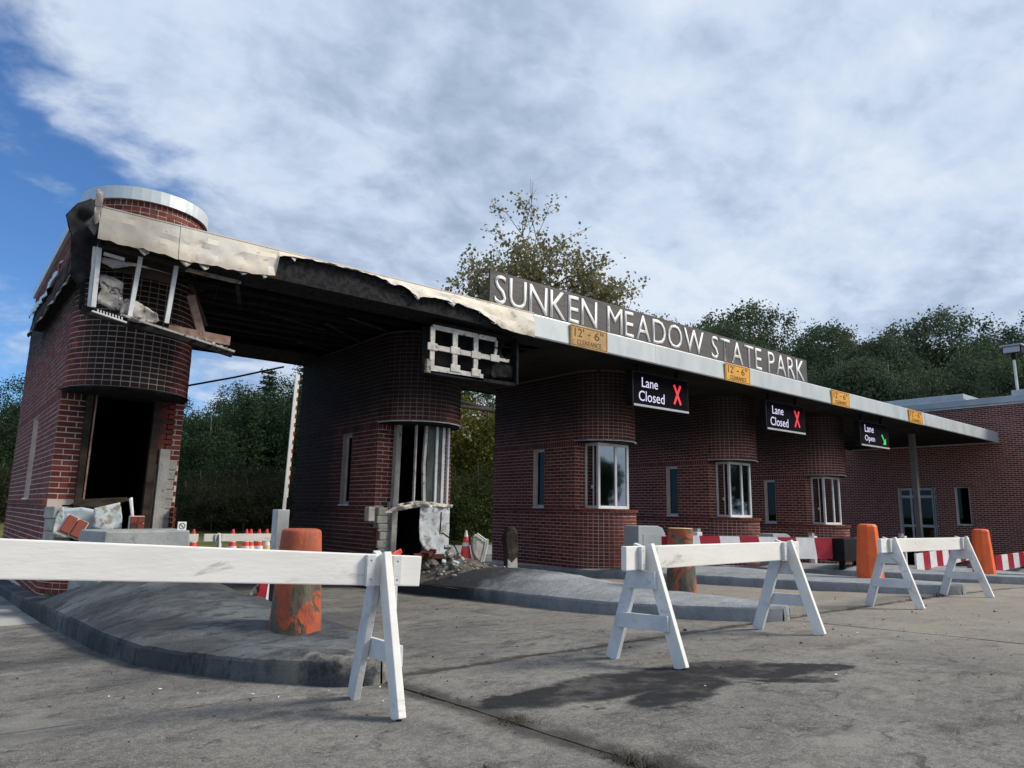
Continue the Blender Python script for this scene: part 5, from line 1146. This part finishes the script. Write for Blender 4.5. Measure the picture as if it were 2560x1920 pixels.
for px, Y, s in ((1135, 27, .95), (1190, 26.5, 1.1), (1245, 27.5, 1.0)):
    p = PY(px, 1300, Y); tree('shrub', p.x, Y, s, 'round green shrub on the lawn between blown out and intact booth', 'green shrubs on the lawn', 'shrub', 'shrub')
for px, Y, s in ((1120, 31, .92), (1215, 30, 1.05)):
    p = PY(px, 1300, Y); tree('fall', p.x, Y, s, 'yellowing tree seen between the blown out booth and the intact one', 'yellowing trees between the booths')
# open plane tree rising behind the roof sign
def plane_tree():
    base = PY(1335, 1300, 24); base.z = terr(base.x, base.y)-.1
    o = empty('plane_tree', base, 'sparse plane tree with yellowing leaf tufts rising behind the roof sign', 'tree'); m_ = MB(); tips = []
    def grow(p, d, r_, l, dep):
        q = p+d*l; m_.tube([p, p.lerp(q, .5)+Vector((random.uniform(-.1, .1), random.uniform(-.1, .1), 0))*l*.3, q], [r_, r_*.82, r_*.6], 6 if dep < 3 else 4)
        if dep >= 3: tips.append((q, dep)); tips.append((p.lerp(q, .55), dep))
        if dep == 6: return
        for _ in range(3 if dep < 5 else 2):
            ax = d.orthogonal().normalized(); ax.rotate(Matrix.Rotation(random.random()*6.28, 3, d)); nd_ = (d*1.0+ax*random.uniform(.45, .95)+Vector((0, 0, .10))).normalized()
            grow(q, nd_, r_*.58, l*random.uniform(.62, .86), dep+1)
    for tx, ty, top in (PLTOP):
        pass
    tr = base.copy(); k0 = tr+Vector((0, 0, 5.0)); m_.tube([tr, tr+Vector((.1, 0, 2.5)), k0], [.34, .30, .26], 10)
    for dx_, dy_, dz_, l in ((-.55, -.1, .80, 2.7), (-.05, .1, 1, 3.1), (.58, -.1, .66, 2.5), (-.25, -.25, 1, 2.9), (.95, .1, .42, 2.7), (-.95, .1, .50, 2.4)): grow(k0, Vector((dx_, dy_, dz_)).normalized(), .16, l, 1)
    me_o = m_.build('trunk', M['trunk'], o, smooth=True)
    T = np.array([tuple(t[0]-base) for t in tips]); lim = T[:, 2] > 4; T = T[lim]; idx = rng.random(len(T)) < .5; T = T[idx]; print('plane tips', len(T), T.max(0), T.min(0))
    C = (T[:, None, :]+rng.normal(size=(len(T), 11, 3))*.19).reshape(-1, 3); me = leaf_mesh('crown', leaves(C, 1, .17, 0, 1.25), LM['plane'])
    q = bpy.data.objects.new('crown', me); COL.objects.link(q); q.parent = o
PLTOP = []
plane_tree()

for q in range(13):
    a = rad(92+q*7); x, y = 105*math.sin(a)*random.uniform(.95, 1.1), 105*math.cos(a)*random.uniform(.95, 1.1)
    tree(('oak1', 'oak2', 'oak3')[q % 3], x, y, random.uniform(.8, 1.0), 'distant broadleaf tree across the car park, mirrored in the booth windows', 'distant trees across the car park')
